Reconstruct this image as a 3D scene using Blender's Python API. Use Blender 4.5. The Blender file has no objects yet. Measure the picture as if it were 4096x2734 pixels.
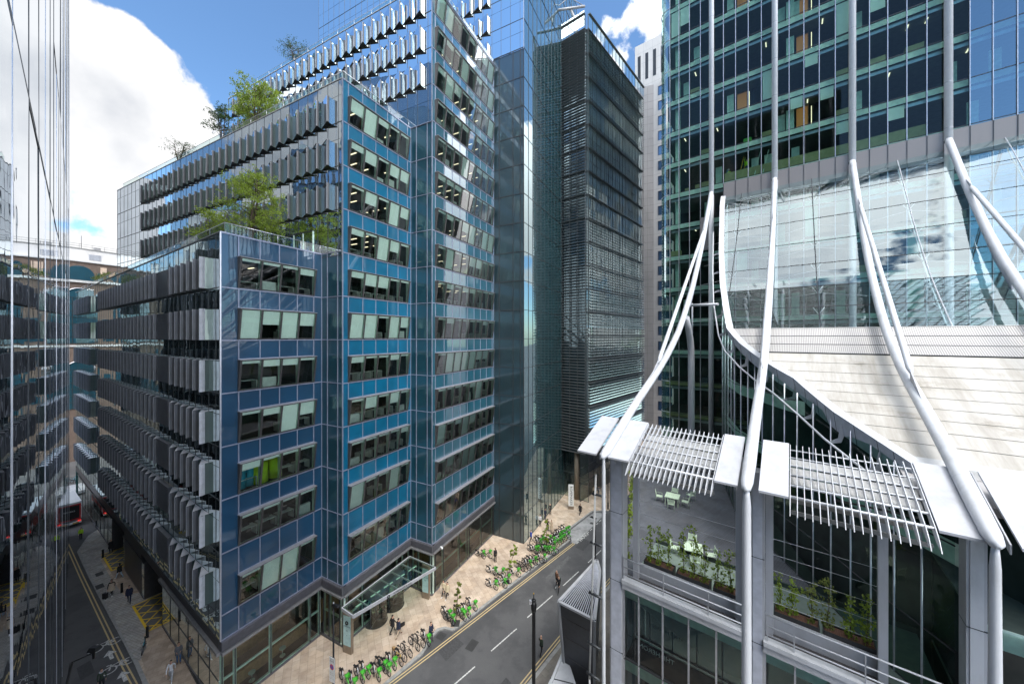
import bpy, bmesh, math, random
from mathutils import Vector, Matrix
import numpy as np
R = math.radians
SC = bpy.context.scene
COL = SC.collection
rnd = random.Random(7)

# ------------------------------------------------------------------ camera
FPX, CX, HY, H = 1410.0, 2048.0, 1346.0, 28.5
cam_d = bpy.data.cameras.new('camera')
cam_d.sensor_width = 36.0
cam_d.lens = 36.0 * FPX / 4096.0
cam_d.shift_y = -(1367.0 - HY) / 4096.0
cam_d.clip_start = 0.05
cam_d.clip_end = 5000
cam = bpy.data.objects.new('camera', cam_d)
COL.objects.link(cam)
cam.location = (0, 0, H)
cam.rotation_euler = (R(90), 0, 0)
SC.camera = cam

def unit(a, b):
    l = math.hypot(a, b); return (a / l, b / l)
def ray(px, py): return Vector(((px - CX) / FPX, 1.0, -(py - HY) / FPX))
def ground(px, py, z=0.0):
    r = ray(px, py); return r * ((z - H) / r.z) + Vector((0, 0, H))
def at(px, py, Y): return ray(px, py) * Y + Vector((0, 0, H))
def hit(p, d, px):
    r = (px - CX) / FPX
    return (r * p[1] - p[0]) / (d[0] - r * d[1])
def add2(p, d, t): return (p[0] + d[0] * t, p[1] + d[1] * t)
def neg(d): return (-d[0], -d[1])

A = unit(2772 - CX, FPX); P = (-A[1], A[0])          # the two directions of the blue office block
W = unit(CX - 268, -FPX); N = (-W[1], W[0])          # the two directions of the tower across the street
L = unit(-117 - CX, FPX)                              # the left hand facade

# ------------------------------------------------------------------ world
SUN_EL, SUN_AZ = R(58), R(150)       # azimuth clockwise from +Y
wd = bpy.data.worlds.new('World'); SC.world = wd; wd.use_nodes = True
nt = wd.node_tree; nt.nodes.clear()
def WN(t, **k):
    n = nt.nodes.new(t)
    for a, b in k.items(): setattr(n, a, b)
    return n
wout = WN('ShaderNodeOutputWorld'); wbg = WN('ShaderNodeBackground')
sky = WN('ShaderNodeTexSky', sky_type='NISHITA')
sky.sun_disc = False; sky.sun_elevation = SUN_EL; sky.sun_rotation = SUN_AZ
sky.air_density = 1.0; sky.dust_density = 0.5; sky.ozone_density = 1.6
tc = WN('ShaderNodeTexCoord')
noi = WN('ShaderNodeTexNoise'); noi.inputs['Scale'].default_value = 4.6; noi.inputs['Detail'].default_value = 11; noi.inputs['Roughness'].default_value = 0.56
nt.links.new(tc.outputs['Generated'], noi.inputs['Vector'])
def wm(op, a, b=None, c=None, clamp=False):
    n = WN('ShaderNodeMath', operation=op); n.use_clamp = clamp
    for i, v in enumerate((a, b, c)):
        if v is None: continue
        if isinstance(v, (int, float)): n.inputs[i].default_value = v
        else: nt.links.new(v, n.inputs[i])
    return n.outputs[0]
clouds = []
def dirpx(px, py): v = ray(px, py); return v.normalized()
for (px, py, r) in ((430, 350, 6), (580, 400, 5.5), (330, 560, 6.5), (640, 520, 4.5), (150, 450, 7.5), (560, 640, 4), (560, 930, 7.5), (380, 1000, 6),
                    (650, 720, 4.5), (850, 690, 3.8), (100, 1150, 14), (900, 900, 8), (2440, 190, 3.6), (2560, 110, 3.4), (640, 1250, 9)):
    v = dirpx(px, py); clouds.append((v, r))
for (v, r) in (((-1, -.22, .2), 19), ((-.1, -.25, .95), 24), ((.12, -.05, 1), 22), ((.80, .52, .38), 9.5),  # clouds out of view: some mirrored in glass, others added to light the street
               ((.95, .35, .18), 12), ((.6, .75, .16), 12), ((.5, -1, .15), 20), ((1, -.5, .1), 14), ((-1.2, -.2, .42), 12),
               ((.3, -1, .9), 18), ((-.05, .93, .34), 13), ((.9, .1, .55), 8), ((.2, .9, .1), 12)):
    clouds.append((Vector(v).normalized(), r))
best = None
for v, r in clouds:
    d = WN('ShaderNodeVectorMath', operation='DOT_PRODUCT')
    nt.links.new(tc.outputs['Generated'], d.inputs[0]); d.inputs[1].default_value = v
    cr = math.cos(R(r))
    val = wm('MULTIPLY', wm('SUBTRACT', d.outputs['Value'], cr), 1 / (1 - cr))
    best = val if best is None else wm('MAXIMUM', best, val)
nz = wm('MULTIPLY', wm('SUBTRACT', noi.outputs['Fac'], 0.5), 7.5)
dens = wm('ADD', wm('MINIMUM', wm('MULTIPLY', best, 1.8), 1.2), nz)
mr = WN('ShaderNodeMapRange', interpolation_type='SMOOTHSTEP')
nt.links.new(dens, mr.inputs['Value'])
mr.inputs['From Min'].default_value = 0.0; mr.inputs['From Max'].default_value = 0.40
noi2 = WN('ShaderNodeTexNoise'); noi2.inputs['Scale'].default_value = 5.0; noi2.inputs['Detail'].default_value = 6
nt.links.new(tc.outputs['Generated'], noi2.inputs['Vector'])
cr2 = WN('ShaderNodeValToRGB')
cr2.color_ramp.elements[0].position = 0.34; cr2.color_ramp.elements[0].color = (.62, .65, .70, 1)
cr2.color_ramp.elements[1].position = 0.54; cr2.color_ramp.elements[1].color = (1, 1, 1, 1)
nt.links.new(noi2.outputs['Fac'], cr2.inputs['Fac'])
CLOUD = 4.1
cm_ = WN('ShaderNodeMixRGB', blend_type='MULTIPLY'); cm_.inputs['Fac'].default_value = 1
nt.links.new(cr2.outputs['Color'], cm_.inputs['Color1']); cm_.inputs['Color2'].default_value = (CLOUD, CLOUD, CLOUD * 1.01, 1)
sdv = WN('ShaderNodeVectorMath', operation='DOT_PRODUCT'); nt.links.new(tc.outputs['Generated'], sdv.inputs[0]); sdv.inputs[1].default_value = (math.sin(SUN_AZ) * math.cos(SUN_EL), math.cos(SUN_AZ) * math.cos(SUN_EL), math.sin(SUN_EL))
cloud_boost = WN('ShaderNodeMapRange', interpolation_type='SMOOTHSTEP'); nt.links.new(sdv.outputs['Value'], cloud_boost.inputs['Value'])
cloud_boost.inputs['From Min'].default_value = .1; cloud_boost.inputs['From Max'].default_value = .8; cloud_boost.inputs['To Min'].default_value = 1.0; cloud_boost.inputs['To Max'].default_value = 5.6  # clouds towards the sun brightened as added light for the shaded street
cb = WN('ShaderNodeVectorMath', operation='SCALE'); nt.links.new(cm_.outputs['Color'], cb.inputs[0]); nt.links.new(cloud_boost.outputs['Result'], cb.inputs['Scale'])
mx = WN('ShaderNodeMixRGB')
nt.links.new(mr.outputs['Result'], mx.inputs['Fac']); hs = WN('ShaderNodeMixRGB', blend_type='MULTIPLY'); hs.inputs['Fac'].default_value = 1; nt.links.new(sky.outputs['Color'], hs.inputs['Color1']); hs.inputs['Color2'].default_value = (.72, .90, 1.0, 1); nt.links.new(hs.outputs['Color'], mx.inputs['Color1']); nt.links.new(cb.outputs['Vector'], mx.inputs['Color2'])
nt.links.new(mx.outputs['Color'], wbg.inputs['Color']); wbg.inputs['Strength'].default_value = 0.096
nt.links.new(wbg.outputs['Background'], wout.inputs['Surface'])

sd = bpy.data.lights.new('sun', 'SUN'); sd.energy = 1.3; sd.angle = R(20); sd.color = (1, .96, .9)
so = bpy.data.objects.new('sun', sd); COL.objects.link(so)
sdir = Vector((math.sin(SUN_AZ) * math.cos(SUN_EL), math.cos(SUN_AZ) * math.cos(SUN_EL), math.sin(SUN_EL)))
so.rotation_euler = sdir.to_track_quat('Z', 'Y').to_euler()
so.location = sdir * 200

SC.view_settings.view_transform = 'Standard'; SC.view_settings.look = 'None'
SC.view_settings.exposure = 1.48; SC.view_settings.gamma = 1
SC.render.engine = 'CYCLES'
SC.cycles.max_bounces = 9; SC.cycles.diffuse_bounces = 4; SC.cycles.glossy_bounces = 4
SC.cycles.transmission_bounces = 3; SC.cycles.transparent_max_bounces = 10
SC.cycles.caustics_reflective = True; SC.cycles.blur_glossy = 1.5; SC.cycles.caustics_refractive = False
SC.cycles.use_denoising = True
SC.cycles.sample_clamp_indirect = 6

# ------------------------------------------------------------------ materials
class NB:
    def __init__(s, name):
        s.m = bpy.data.materials.new(name); s.m.use_nodes = True
        s.t = s.m.node_tree; s.t.nodes.clear(); s.out = s.n('ShaderNodeOutputMaterial')
    def n(s, t, **k):
        x = s.t.nodes.new(t)
        for a, b in k.items(): setattr(x, a, b)
        return x
    def l(s, a, b): s.t.links.new(a, b)
    def coord(s, kind='Object', scale=None):
        c = s.n('ShaderNodeTexCoord').outputs[kind]
        if scale:
            mp = s.n('ShaderNodeMapping'); mp.inputs['Scale'].default_value = scale; s.l(c, mp.inputs['Vector']); c = mp.outputs['Vector']
        return c
    def noise(s, scale, detail=4, co=None, rough=.5):
        x = s.n('ShaderNodeTexNoise'); x.inputs['Scale'].default_value = scale; x.inputs['Detail'].default_value = detail; x.inputs['Roughness'].default_value = rough
        if co is not None: s.l(co, x.inputs['Vector'])
        return x.outputs['Fac']
    def ramp(s, fac, stops):
        r = s.n('ShaderNodeValToRGB'); e = r.color_ramp.elements
        while len(e) > 1: e.remove(e[-1])
        e[0].position = stops[0][0]; e[0].color = (*stops[0][1], 1)
        for p, c in stops[1:]:
            q = e.new(p); q.color = (*c, 1)
        s.l(fac, r.inputs['Fac']); return r.outputs['Color']
    def math(s, op, a, b=None):
        x = s.n('ShaderNodeMath', operation=op)
        for i, v in enumerate((a, b)):
            if v is None: continue
            if isinstance(v, (int, float)): x.inputs[i].default_value = v
            else: s.l(v, x.inputs[i])
        return x.outputs[0]
    def bump(s, h, strength=.2, dist=.02):
        x = s.n('ShaderNodeBump'); x.inputs['Strength'].default_value = strength; x.inputs['Distance'].default_value = dist
        s.l(h, x.inputs['Height']); return x.outputs['Normal']
    def pr(s, color, rough=.5, metal=0, normal=None, ior=1.5, emis=None, es=0):
        b = s.n('ShaderNodeBsdfPrincipled')
        if isinstance(color, tuple): b.inputs['Base Color'].default_value = (*color, 1)
        else: s.l(color, b.inputs['Base Color'])
        if isinstance(rough, (int, float)): b.inputs['Roughness'].default_value = rough
        else: s.l(rough, b.inputs['Roughness'])
        b.inputs['Metallic'].default_value = metal; b.inputs['IOR'].default_value = ior
        if normal is not None: s.l(normal, b.inputs['Normal'])
        if emis: b.inputs['Emission Color'].default_value = (*emis, 1); b.inputs['Emission Strength'].default_value = es
        return b.outputs[0]
    def done(s, sh): s.l(sh, s.out.inputs['Surface']); return s.m

def simple(name, c, rough=.5, metal=0, var=.12, scale=3.0):
    b = NB(name)
    f = b.noise(scale, 5, b.coord())
    lo = tuple(x * (1 - var) for x in c); hi = tuple(min(1, x * (1 + var)) for x in c)
    return b.done(b.pr(b.ramp(f, [(.3, lo), (.7, hi)]), rough, metal))
def emit(name, c, s):
    b = NB(name); return b.done(b.pr(c, .5, 0, None, 1.5, c, s))
def cladding(name, c, base=.10, gain=.9, tint=(1, 1, 1), rough=.015, wav=.05):
    """coated glass panel: coloured body under a strong mirror coat"""
    b = NB(name); co = b.coord()
    f = b.noise(.35, 3, co)
    body = b.pr(b.ramp(f, [(.3, tuple(x * .8 for x in c)), (.7, tuple(x * 1.2 for x in c))]), .4)
    nrm = b.bump(b.noise(.6, 2, co), wav, .05)
    g = b.n('ShaderNodeBsdfGlossy'); g.inputs['Color'].default_value = (*tint, 1); g.inputs['Roughness'].default_value = rough; b.l(nrm, g.inputs['Normal'])
    fr = b.n('ShaderNodeFresnel'); fr.inputs['IOR'].default_value = 1.5
    fac = b.math('MINIMUM', b.math('ADD', b.math('MULTIPLY', fr.outputs[0], gain), base), 1.0)
    mx = b.n('ShaderNodeMixShader'); b.l(fac, mx.inputs[0]); b.l(body, mx.inputs[1]); b.l(g.outputs[0], mx.inputs[2])
    return b.done(mx.outputs[0])
def clear(name, tint=(.6, .8, .72), base=.03, gain=1.0, wav=.04, refl=(1, 1, 1)):
    b = NB(name); co = b.coord()
    t = b.n('ShaderNodeBsdfTransparent'); t.inputs['Color'].default_value = (*tint, 1)
    nrm = b.bump(b.noise(.7, 2, co), wav, .05)
    g = b.n('ShaderNodeBsdfGlossy'); g.inputs['Roughness'].default_value = .01; g.inputs['Color'].default_value = (*refl, 1); b.l(nrm, g.inputs['Normal'])
    fr = b.n('ShaderNodeFresnel'); fr.inputs['IOR'].default_value = 1.5
    fac = b.math('MINIMUM', b.math('ADD', b.math('MULTIPLY', fr.outputs[0], gain), base), 1.0)
    mx = b.n('ShaderNodeMixShader'); b.l(fac, mx.inputs[0]); b.l(t.outputs[0], mx.inputs[1]); b.l(g.outputs[0], mx.inputs[2])
    return b.done(mx.outputs[0])
def weathered(name, c, dirt, rough=.5, metal=0, scale=.5, amt=(.45, .75)):
    b = NB(name); co = b.coord(scale=(1, 1, .35))
    f = b.noise(scale, 8, co, .65)
    col = b.ramp(f, [(amt[0], c), (amt[1], dirt)])
    return b.done(b.pr(col, rough, metal, b.bump(b.noise(9, 4, co), .05, .01)))

def flags(name, cols, sx=.9, sy=.55, mortar=(.18, .15, .12), rot=0.0):
    b = NB(name)
    co = b.n('ShaderNodeTexCoord').outputs['Object']
    mp = b.n('ShaderNodeMapping'); mp.inputs['Rotation'].default_value = (0, 0, rot); b.l(co, mp.inputs['Vector'])
    br = b.n('ShaderNodeTexBrick'); b.l(mp.outputs['Vector'], br.inputs['Vector'])
    br.inputs['Scale'].default_value = 1.0; br.inputs['Brick Width'].default_value = sx; br.inputs['Row Height'].default_value = sy
    br.inputs['Mortar Size'].default_value = .008; br.inputs['Mortar Smooth'].default_value = .3; br.inputs['Bias'].default_value = 0
    br.inputs['Color1'].default_value = (*cols[0], 1); br.inputs['Color2'].default_value = (*cols[1], 1); br.inputs['Mortar'].default_value = (*mortar, 1)
    v = b.n('ShaderNodeTexVoronoi'); v.inputs['Scale'].default_value = .9; b.l(mp.outputs['Vector'], v.inputs['Vector'])
    m1 = b.n('ShaderNodeMixRGB', blend_type='MULTIPLY'); m1.inputs['Fac'].default_value = .8
    b.l(br.outputs['Color'], m1.inputs['Color1'])
    sp = b.n('ShaderNodeSeparateColor'); b.l(v.outputs['Color'], sp.inputs[0])
    tone = b.ramp(sp.outputs[0], [(0, (.8, .76, .72)), (.5, (1, .97, .93)), (1, (1.0, .93, .84))])
    b.l(tone, m1.inputs['Color2'])
    m2 = b.n('ShaderNodeMixRGB', blend_type='MULTIPLY'); m2.inputs['Fac'].default_value = 1
    b.l(m1.outputs[0], m2.inputs['Color1']); b.l(b.ramp(b.noise(.9, 9, co, .7), [(.3, (.66, .64, .62)), (.6, (1, 1, 1))]), m2.inputs['Color2'])
    return b.done(b.pr(m2.outputs[0], .75, 0, b.bump(br.outputs['Fac'], -.3, .004)))

M = {}
M['asphalt'] = None
b = NB('asphalt'); co = b.coord()
f1 = b.noise(.22, 8, co, .7); f2 = b.noise(90, 2, co)
c1 = b.ramp(f1, [(.3, (.050, .051, .053)), (.48, (.070, .070, .072)), (.52, (.082, .082, .084)), (.75, (.10, .10, .10))])
m2 = b.n('ShaderNodeMixRGB', blend_type='OVERLAY'); m2.inputs['Fac'].default_value = .5
b.l(c1, m2.inputs['Color1']); b.l(b.ramp(f2, [(.35, (.3, .3, .3)), (.7, (.75, .75, .75))]), m2.inputs['Color2'])
vor = b.n('ShaderNodeTexVoronoi'); vor.inputs['Scale'].default_value = 2.3; b.l(co, vor.inputs['Vector'])
spot = b.ramp(vor.outputs['Distance'], [(.0, (1, 1, 1)), (.035, (0, 0, 0))])
m3 = b.n('ShaderNodeMixRGB'); b.l(b.math('MULTIPLY', spot, .35), m3.inputs['Fac']); b.l(m2.outputs[0], m3.inputs['Color1']); m3.inputs['Color2'].default_value = (.3, .3, .29, 1)
M['asphalt'] = b.done(b.pr(m3.outputs[0], .72, 0, b.bump(f2, .25, .01)))
M['tan'] = flags('sandstone_flags', ((.47, .38, .30), (.58, .49, .40)), .95, .6, rot=math.atan2(A[1], A[0]))
M['tan2'] = flags('worn_sandstone_flags', ((.38, .31, .25), (.48, .40, .33)), .8, .5, rot=math.atan2(L[1], L[0]))
M['granite'] = flags('grey_block_paving', ((.36, .36, .355), (.44, .44, .43)), .42, .2, (.13, .13, .13), rot=math.atan2(L[1], L[0]) + .9)
M['bay'] = weathered('pale_block_paving', (.33, .33, .33), (.12, .12, .12), .8, 0, .7, (.42, .72))
M['slabs'] = flags('dark_paving', ((.16, .15, .14), (.2, .19, .17)), .6, .6, (.1, .1, .1), rot=math.atan2(N[1], N[0]))
M['kerb'] = weathered('granite_kerb', (.30, .30, .29), (.16, .16, .15), .7, 0, 2)
M['yellow'] = weathered('yellow_line_paint', (.52, .40, .2), (.26, .22, .15), .7, 0, 4, (.5, .85))
M['hatchy'] = weathered('hatch_yellow_paint', (.75, .5, .03), (.4, .3, .05), .6, 0, 4, (.55, .9))
M['white_p'] = weathered('white_line_paint', (.6, .6, .58), (.12, .12, .12), .7, 0, 7, (.45, .68))
M['dark_p'] = simple('dark_service_floor', (.12, .12, .12), .6)
M['iron'] = simple('cast_iron', (.05, .05, .05), .6, .3, .3, 30)
M['c_navy'] = cladding('navy_glass_panel', (.008, .05, .105), .05, .8, (.9, .95, 1))
M['c_blue'] = cladding('azure_glass_panel', (.0, .105, .20), .05, .8, (.9, .97, 1))
M['c_teal'] = cladding('teal_glass_panel', (.012, .10, .15), .20, .9, (.93, .98, 1))
M['c_dark'] = cladding('dark_teal_glass_panel', (.006, .05, .075), .07, .75, (.8, .95, 1))
M['c_black'] = cladding('black_glass_panel', (.014, .035, .045), .08, .7, (.8, .92, 1))
M['c_side'] = cladding('side_glass_panel', (.02, .06, .07), .42, .8, (.88, .95, .98), .01, .08)
M['c_side1'] = cladding('lower_side_glass_panel', (.02, .10, .10), .22, .8, (.85, .96, .96), .01, .1)
M['c_tower'] = cladding('mirror_tower_glass', (.01, .05, .06), .34, .8, (.82, .97, 1), .01, .06)
M['c_mirror'] = cladding('mirror_wall_glass', (.02, .025, .03), .36, .9, (.84, .87, .90), .004, .08)
M['mull'] = simple('lavender_grey_mullion', (.34, .36, .46), .35, .5)
M['mull_d'] = simple('dark_mullion', (.05, .055, .06), .4, .4)
M['mull_g'] = simple('silver_mullion', (.55, .56, .6), .3, .6)
M['frame'] = simple('bronze_grey_frame', (.085, .08, .08), .4, .4)
M['frame_top'] = simple('grey_sill_metal', (.3, .3, .31), .4, .5)
M['mint'] = simple('mint_painted_jamb', (.62, .78, .69), .5)
M['glass_w'] = clear('window_glass', (.84, .94, .88), .03, 1.0)
M['glass_v'] = clear('reflective_window_glass', (.80, .92, .87), .26, 1.0, .08)
M['glass_c'] = clear('curtain_wall_glass', (.60, .78, .71), .015, .5, .02)
M['glass_s'] = clear('sky_reflecting_curtain_glass', (.5, .7, .66), .28, 1.0, .02, (.75, .9, 1))
M['glass_r'] = clear('balustrade_glass', (.8, .92, .87), .05, .9, 0)
M['glass_a'] = clear('atrium_glass', (.80, .95, .95), .07, .8, .0, (.86, .97, 1))
M['glass_k'] = clear('canopy_glass', (.62, .78, .70), .06, 1.0, 0)
M['blind'] = simple('pale_roller_blind', (.86, .92, .87), .8, 0, .03)
M['fin'] = simple('charcoal_fin_metal', (.16, .168, .185), .38, .1, .15, 1.2)
M['fin_d'] = simple('dark_fin_metal', (.085, .088, .095), .45, 0, .15, 1.2)
M['fin_lit'] = simple('lit_fin_metal', (.55, .56, .6), .45, 0)  # lit copy of the fin metal for tops, edges and the unshaded fin
M['fin_g'] = cladding('green_grey_fin_glass', (.06, .085, .08), .06, .7, (.9, 1, .97))
M['fin_w'] = cladding('mirror_window_pane', (.02, .03, .05), .38, .8, (.85, .92, 1), .005, .05)
M['black'] = simple('black_metal', (.012, .012, .013), .4, .3)
M['fascia'] = simple('grey_fascia_metal', (.17, .17, .19), .4, .5)
M['roof_s'] = weathered('roof_slab', (.22, .22, .21), (.1, .1, .1), .9)
M['coping'] = simple('stone_coping', (.5, .5, .49), .5)
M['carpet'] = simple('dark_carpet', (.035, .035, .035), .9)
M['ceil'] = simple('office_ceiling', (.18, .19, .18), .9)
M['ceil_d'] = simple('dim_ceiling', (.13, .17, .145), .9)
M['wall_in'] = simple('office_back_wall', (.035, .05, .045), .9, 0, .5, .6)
M['lit'] = emit('ceiling_light', (1, .84, .58), .7)
M['lit_w'] = emit('cool_ceiling_light', (1, .86, .65), .6)
M['warm'] = emit('warm_room_glow', (1, .42, .14), .06)  # orange glow put into the panel for the warm lit rooms
M['wood'] = simple('oak_panel', (.32, .2, .09), .5, 0, .3, 6)
M['desk'] = simple('white_desk', (.6, .64, .6), .5)
M['lime'] = simple('lime_fabric', (.4, .62, .02), .7)
M['cyan'] = simple('turquoise_fabric', (.02, .25, .36), .7)
M['white_m'] = weathered('white_painted_steel', (.50, .515, .54), (.34, .345, .35), .4, 0, 1.3, (.48, .85))
M['col_w'] = simple('lightened_column_paint', (.74, .76, .8), .35, 0, .04)  # mast paint lightened so columns on the shaded side read bright
M['steel'] = weathered('grey_painted_steel', (.40, .41, .435), (.30, .30, .31), .4, 0, .8)
b = NB('white_roof_panel'); mp = b.n('ShaderNodeMapping'); mp.inputs['Rotation'].default_value = (0, 0, -math.atan2(W[1], W[0])); b.l(b.coord(), mp.inputs['Vector'])
mp2 = b.n('ShaderNodeMapping'); mp2.inputs['Scale'].default_value = (1.6, .12, .3); b.l(mp.outputs['Vector'], mp2.inputs['Vector'])
st = b.ramp(b.noise(1.0, 8, mp2.outputs['Vector'], .7), [(.35, (.72, .70, .66)), (.58, (1, 1, 1))])
bl = b.ramp(b.noise(.45, 8, mp.outputs['Vector'], .7), [(.30, (.62, .58, .52)), (.42, (.92, .91, .89)), (.6, (1, 1, 1))])
m1 = b.n('ShaderNodeMixRGB', blend_type='MULTIPLY'); m1.inputs['Fac'].default_value = 1; b.l(st, m1.inputs['Color1']); b.l(bl, m1.inputs['Color2'])
m2 = b.n('ShaderNodeMixRGB', blend_type='MULTIPLY'); m2.inputs['Fac'].default_value = 1; b.l(m1.outputs[0], m2.inputs['Color1']); m2.inputs['Color2'].default_value = (.42, .405, .375, 1)
M['lead'] = b.done(b.pr(m2.outputs[0], .6))
M['edge_s'] = simple('blue_grey_panel', (.44, .46, .52), .4, 0)
M['plate'] = weathered('canopy_plate_paint', (.40, .41, .44), (.28, .28, .29), .5, 0, 1.1, (.5, .85))
M['pinkg'] = None
M['slab_g'] = simple('pale_green_slab_edge', (.80, .90, .84), .6)
M['slab_d'] = simple('dark_slab', (.06, .07, .065), .7)
M['cream'] = simple('cream_partition', (.34, .33, .17), .7)
M['deck'] = flags('slate_deck', ((.085, .097, .12), (.10, .113, .135)), 3.0, .14, (.05, .055, .065), rot=math.atan2(W[1], W[0]))
M['soil'] = simple('bark_mulch', (.14, .07, .045), .9, 0, .6, 25)
M['planter'] = simple('black_planter', (.03, .03, .03), .5)
M['sage'] = simple('sage_green_metal', (.50, .62, .47), .5)
M['slate'] = simple('dark_slate_cladding', (.035, .038, .048), .4)
M['brick'] = None
M['stone'] = weathered('pale_stone_panel', (.62, .60, .58), (.5, .48, .46), .7, 0, .3)
M['stone_g'] = weathered('grey_stone_panel', (.34, .33, .33), (.25, .25, .25), .7, 0, .3)
M['wglass'] = cladding('blue_window', (.03, .09, .2), .2, .8, (.8, .9, 1))
M['blade'] = cladding('glass_louvre', (.46, .53, .52), .15, .8, (.9, 1, .98), .08)
M['blade_d'] = simple('dark_louvre_metal', (.11, .12, .125), .4, .4)
M['c_lou'] = cladding('louvred_tower_glass', (.10, .16, .16), .25, .8, (.85, .98, 1))
M['bark'] = simple('tree_bark', (.10, .075, .05), .9)
def leafm(name, c):
    b = NB(name); co = b.coord()
    f = b.noise(2.2, 3, co); f2 = b.noise(14, 2, co)
    col = b.ramp(b.math('ADD', b.math('MULTIPLY', f, .6), b.math('MULTIPLY', f2, .4)), [(.3, tuple(x * .45 for x in c)), (.5, c), (.7, tuple(x * 1.6 for x in c))])
    d = b.pr(col, .6); t = b.n('ShaderNodeBsdfTranslucent'); b.l(col, t.inputs['Color'])
    m = b.n('ShaderNodeMixShader'); m.inputs[0].default_value = .4; b.l(d, m.inputs[1]); b.l(t.outputs[0], m.inputs[2])
    return b.done(m.outputs[0])
M['leaf'] = leafm('spring_leaf', (.24, .33, .035))
M['leaf2'] = leafm('yellow_green_leaf', (.20, .24, .05))
M['leaf3'] = leafm('dark_leaf', (.045, .09, .025))
b = NB('perforated_pink_metal'); co = b.coord()
wv = b.n('ShaderNodeTexWave', wave_type='BANDS', bands_direction='DIAGONAL'); wv.inputs['Scale'].default_value = 14; b.l(b.coord(scale=(1, -.8, 0)), wv.inputs['Vector'])
col = b.ramp(wv.outputs['Fac'], [(.25, (.19, .175, .17)), (.6, (.29, .27, .265))])
M['pinkg'] = b.done(b.pr(col, .45, .4))
b = NB('red_brown_granite'); co = b.coord()
col = b.ramp(b.noise(1.2, 8, co, .7), [(.3, (.10, .07, .055)), (.7, (.165, .12, .095))])
M['brick'] = b.done(b.pr(col, .8))
def paint(name, c, r=.35): return simple(name, c, r, 0, .05)
M['green'] = simple('lime_green_plastic', (.10, .47, .06), .5, 0, .25, 1.5)
M['b_white'] = paint('white_bike_paint', (.62, .64, .66))
M['b_black'] = paint('black_bike_paint', (.015, .015, .017))
M['b_teal'] = paint('dark_teal_bike_paint', (.01, .05, .055))
M['b_cyan'] = paint('sky_blue_bike_paint', (.02, .25, .34))
M['b_yel'] = paint('mustard_bike_paint', (.5, .3, .02))
M['rubber'] = simple('rubber', (.015, .015, .015), .8)
M['skin'] = simple('skin', (.50, .29, .20), .6, 0, .05)
M['skin2'] = simple('brown_skin', (.22, .12, .075), .6, 0, .05)
M['hair'] = simple('dark_hair', (.02, .015, .012), .7)
M['hair2'] = simple('brown_hair', (.08, .045, .025), .7)
for nm, c in dict(cl_black=(.012, .012, .014), cl_navy=(.015, .022, .05), cl_white=(.62, .62, .64), cl_grey=(.13, .135, .15), cl_jeans=(.06, .12, .24),
                  cl_ljeans=(.3, .4, .52), cl_beige=(.5, .4, .29), cl_cream=(.6, .52, .36), cl_green=(.03, .045, .03), cl_blue=(.02, .06, .35),
                  cl_hiviz=(.45, .75, .03), cl_lgrey=(.38, .4, .43), cl_red=(.45, .03, .03), cl_brown=(.12, .06, .035)).items():
    M[nm] = simple(nm[3:] + '_cloth', c, .85, 0, .15, 12)
M['red'] = paint('red_vehicle_paint', (.5, .02, .02)); M['van_w'] = paint('white_vehicle_paint', (.7, .71, .72))
M['tail'] = emit('red_tail_light', (1, .03, .02), .3)
M['sign_w'] = paint('white_sign_face', (.78, .79, .78)); M['sign_b'] = paint('sign_blue', (.02, .1, .5)); M['sign_r'] = paint('sign_red', (.6, .02, .03))
M['totem'] = simple('pale_blue_totem_glass', (.36, .55, .56), .2); M['bronze'] = simple('bronze_panel', (.26, .21, .16), .4, .4)
M['ink'] = simple('black_lettering', (.01, .012, .013), .5, 0, 0); M['pale_ink'] = simple('pale_lettering', (.7, .78, .78), .5, 0, 0)
M['tan_l'] = simple('sun_toned_stone', (.55, .42, .32), .8)  # sunlit look of the far pavement put into the stone colour

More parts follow.
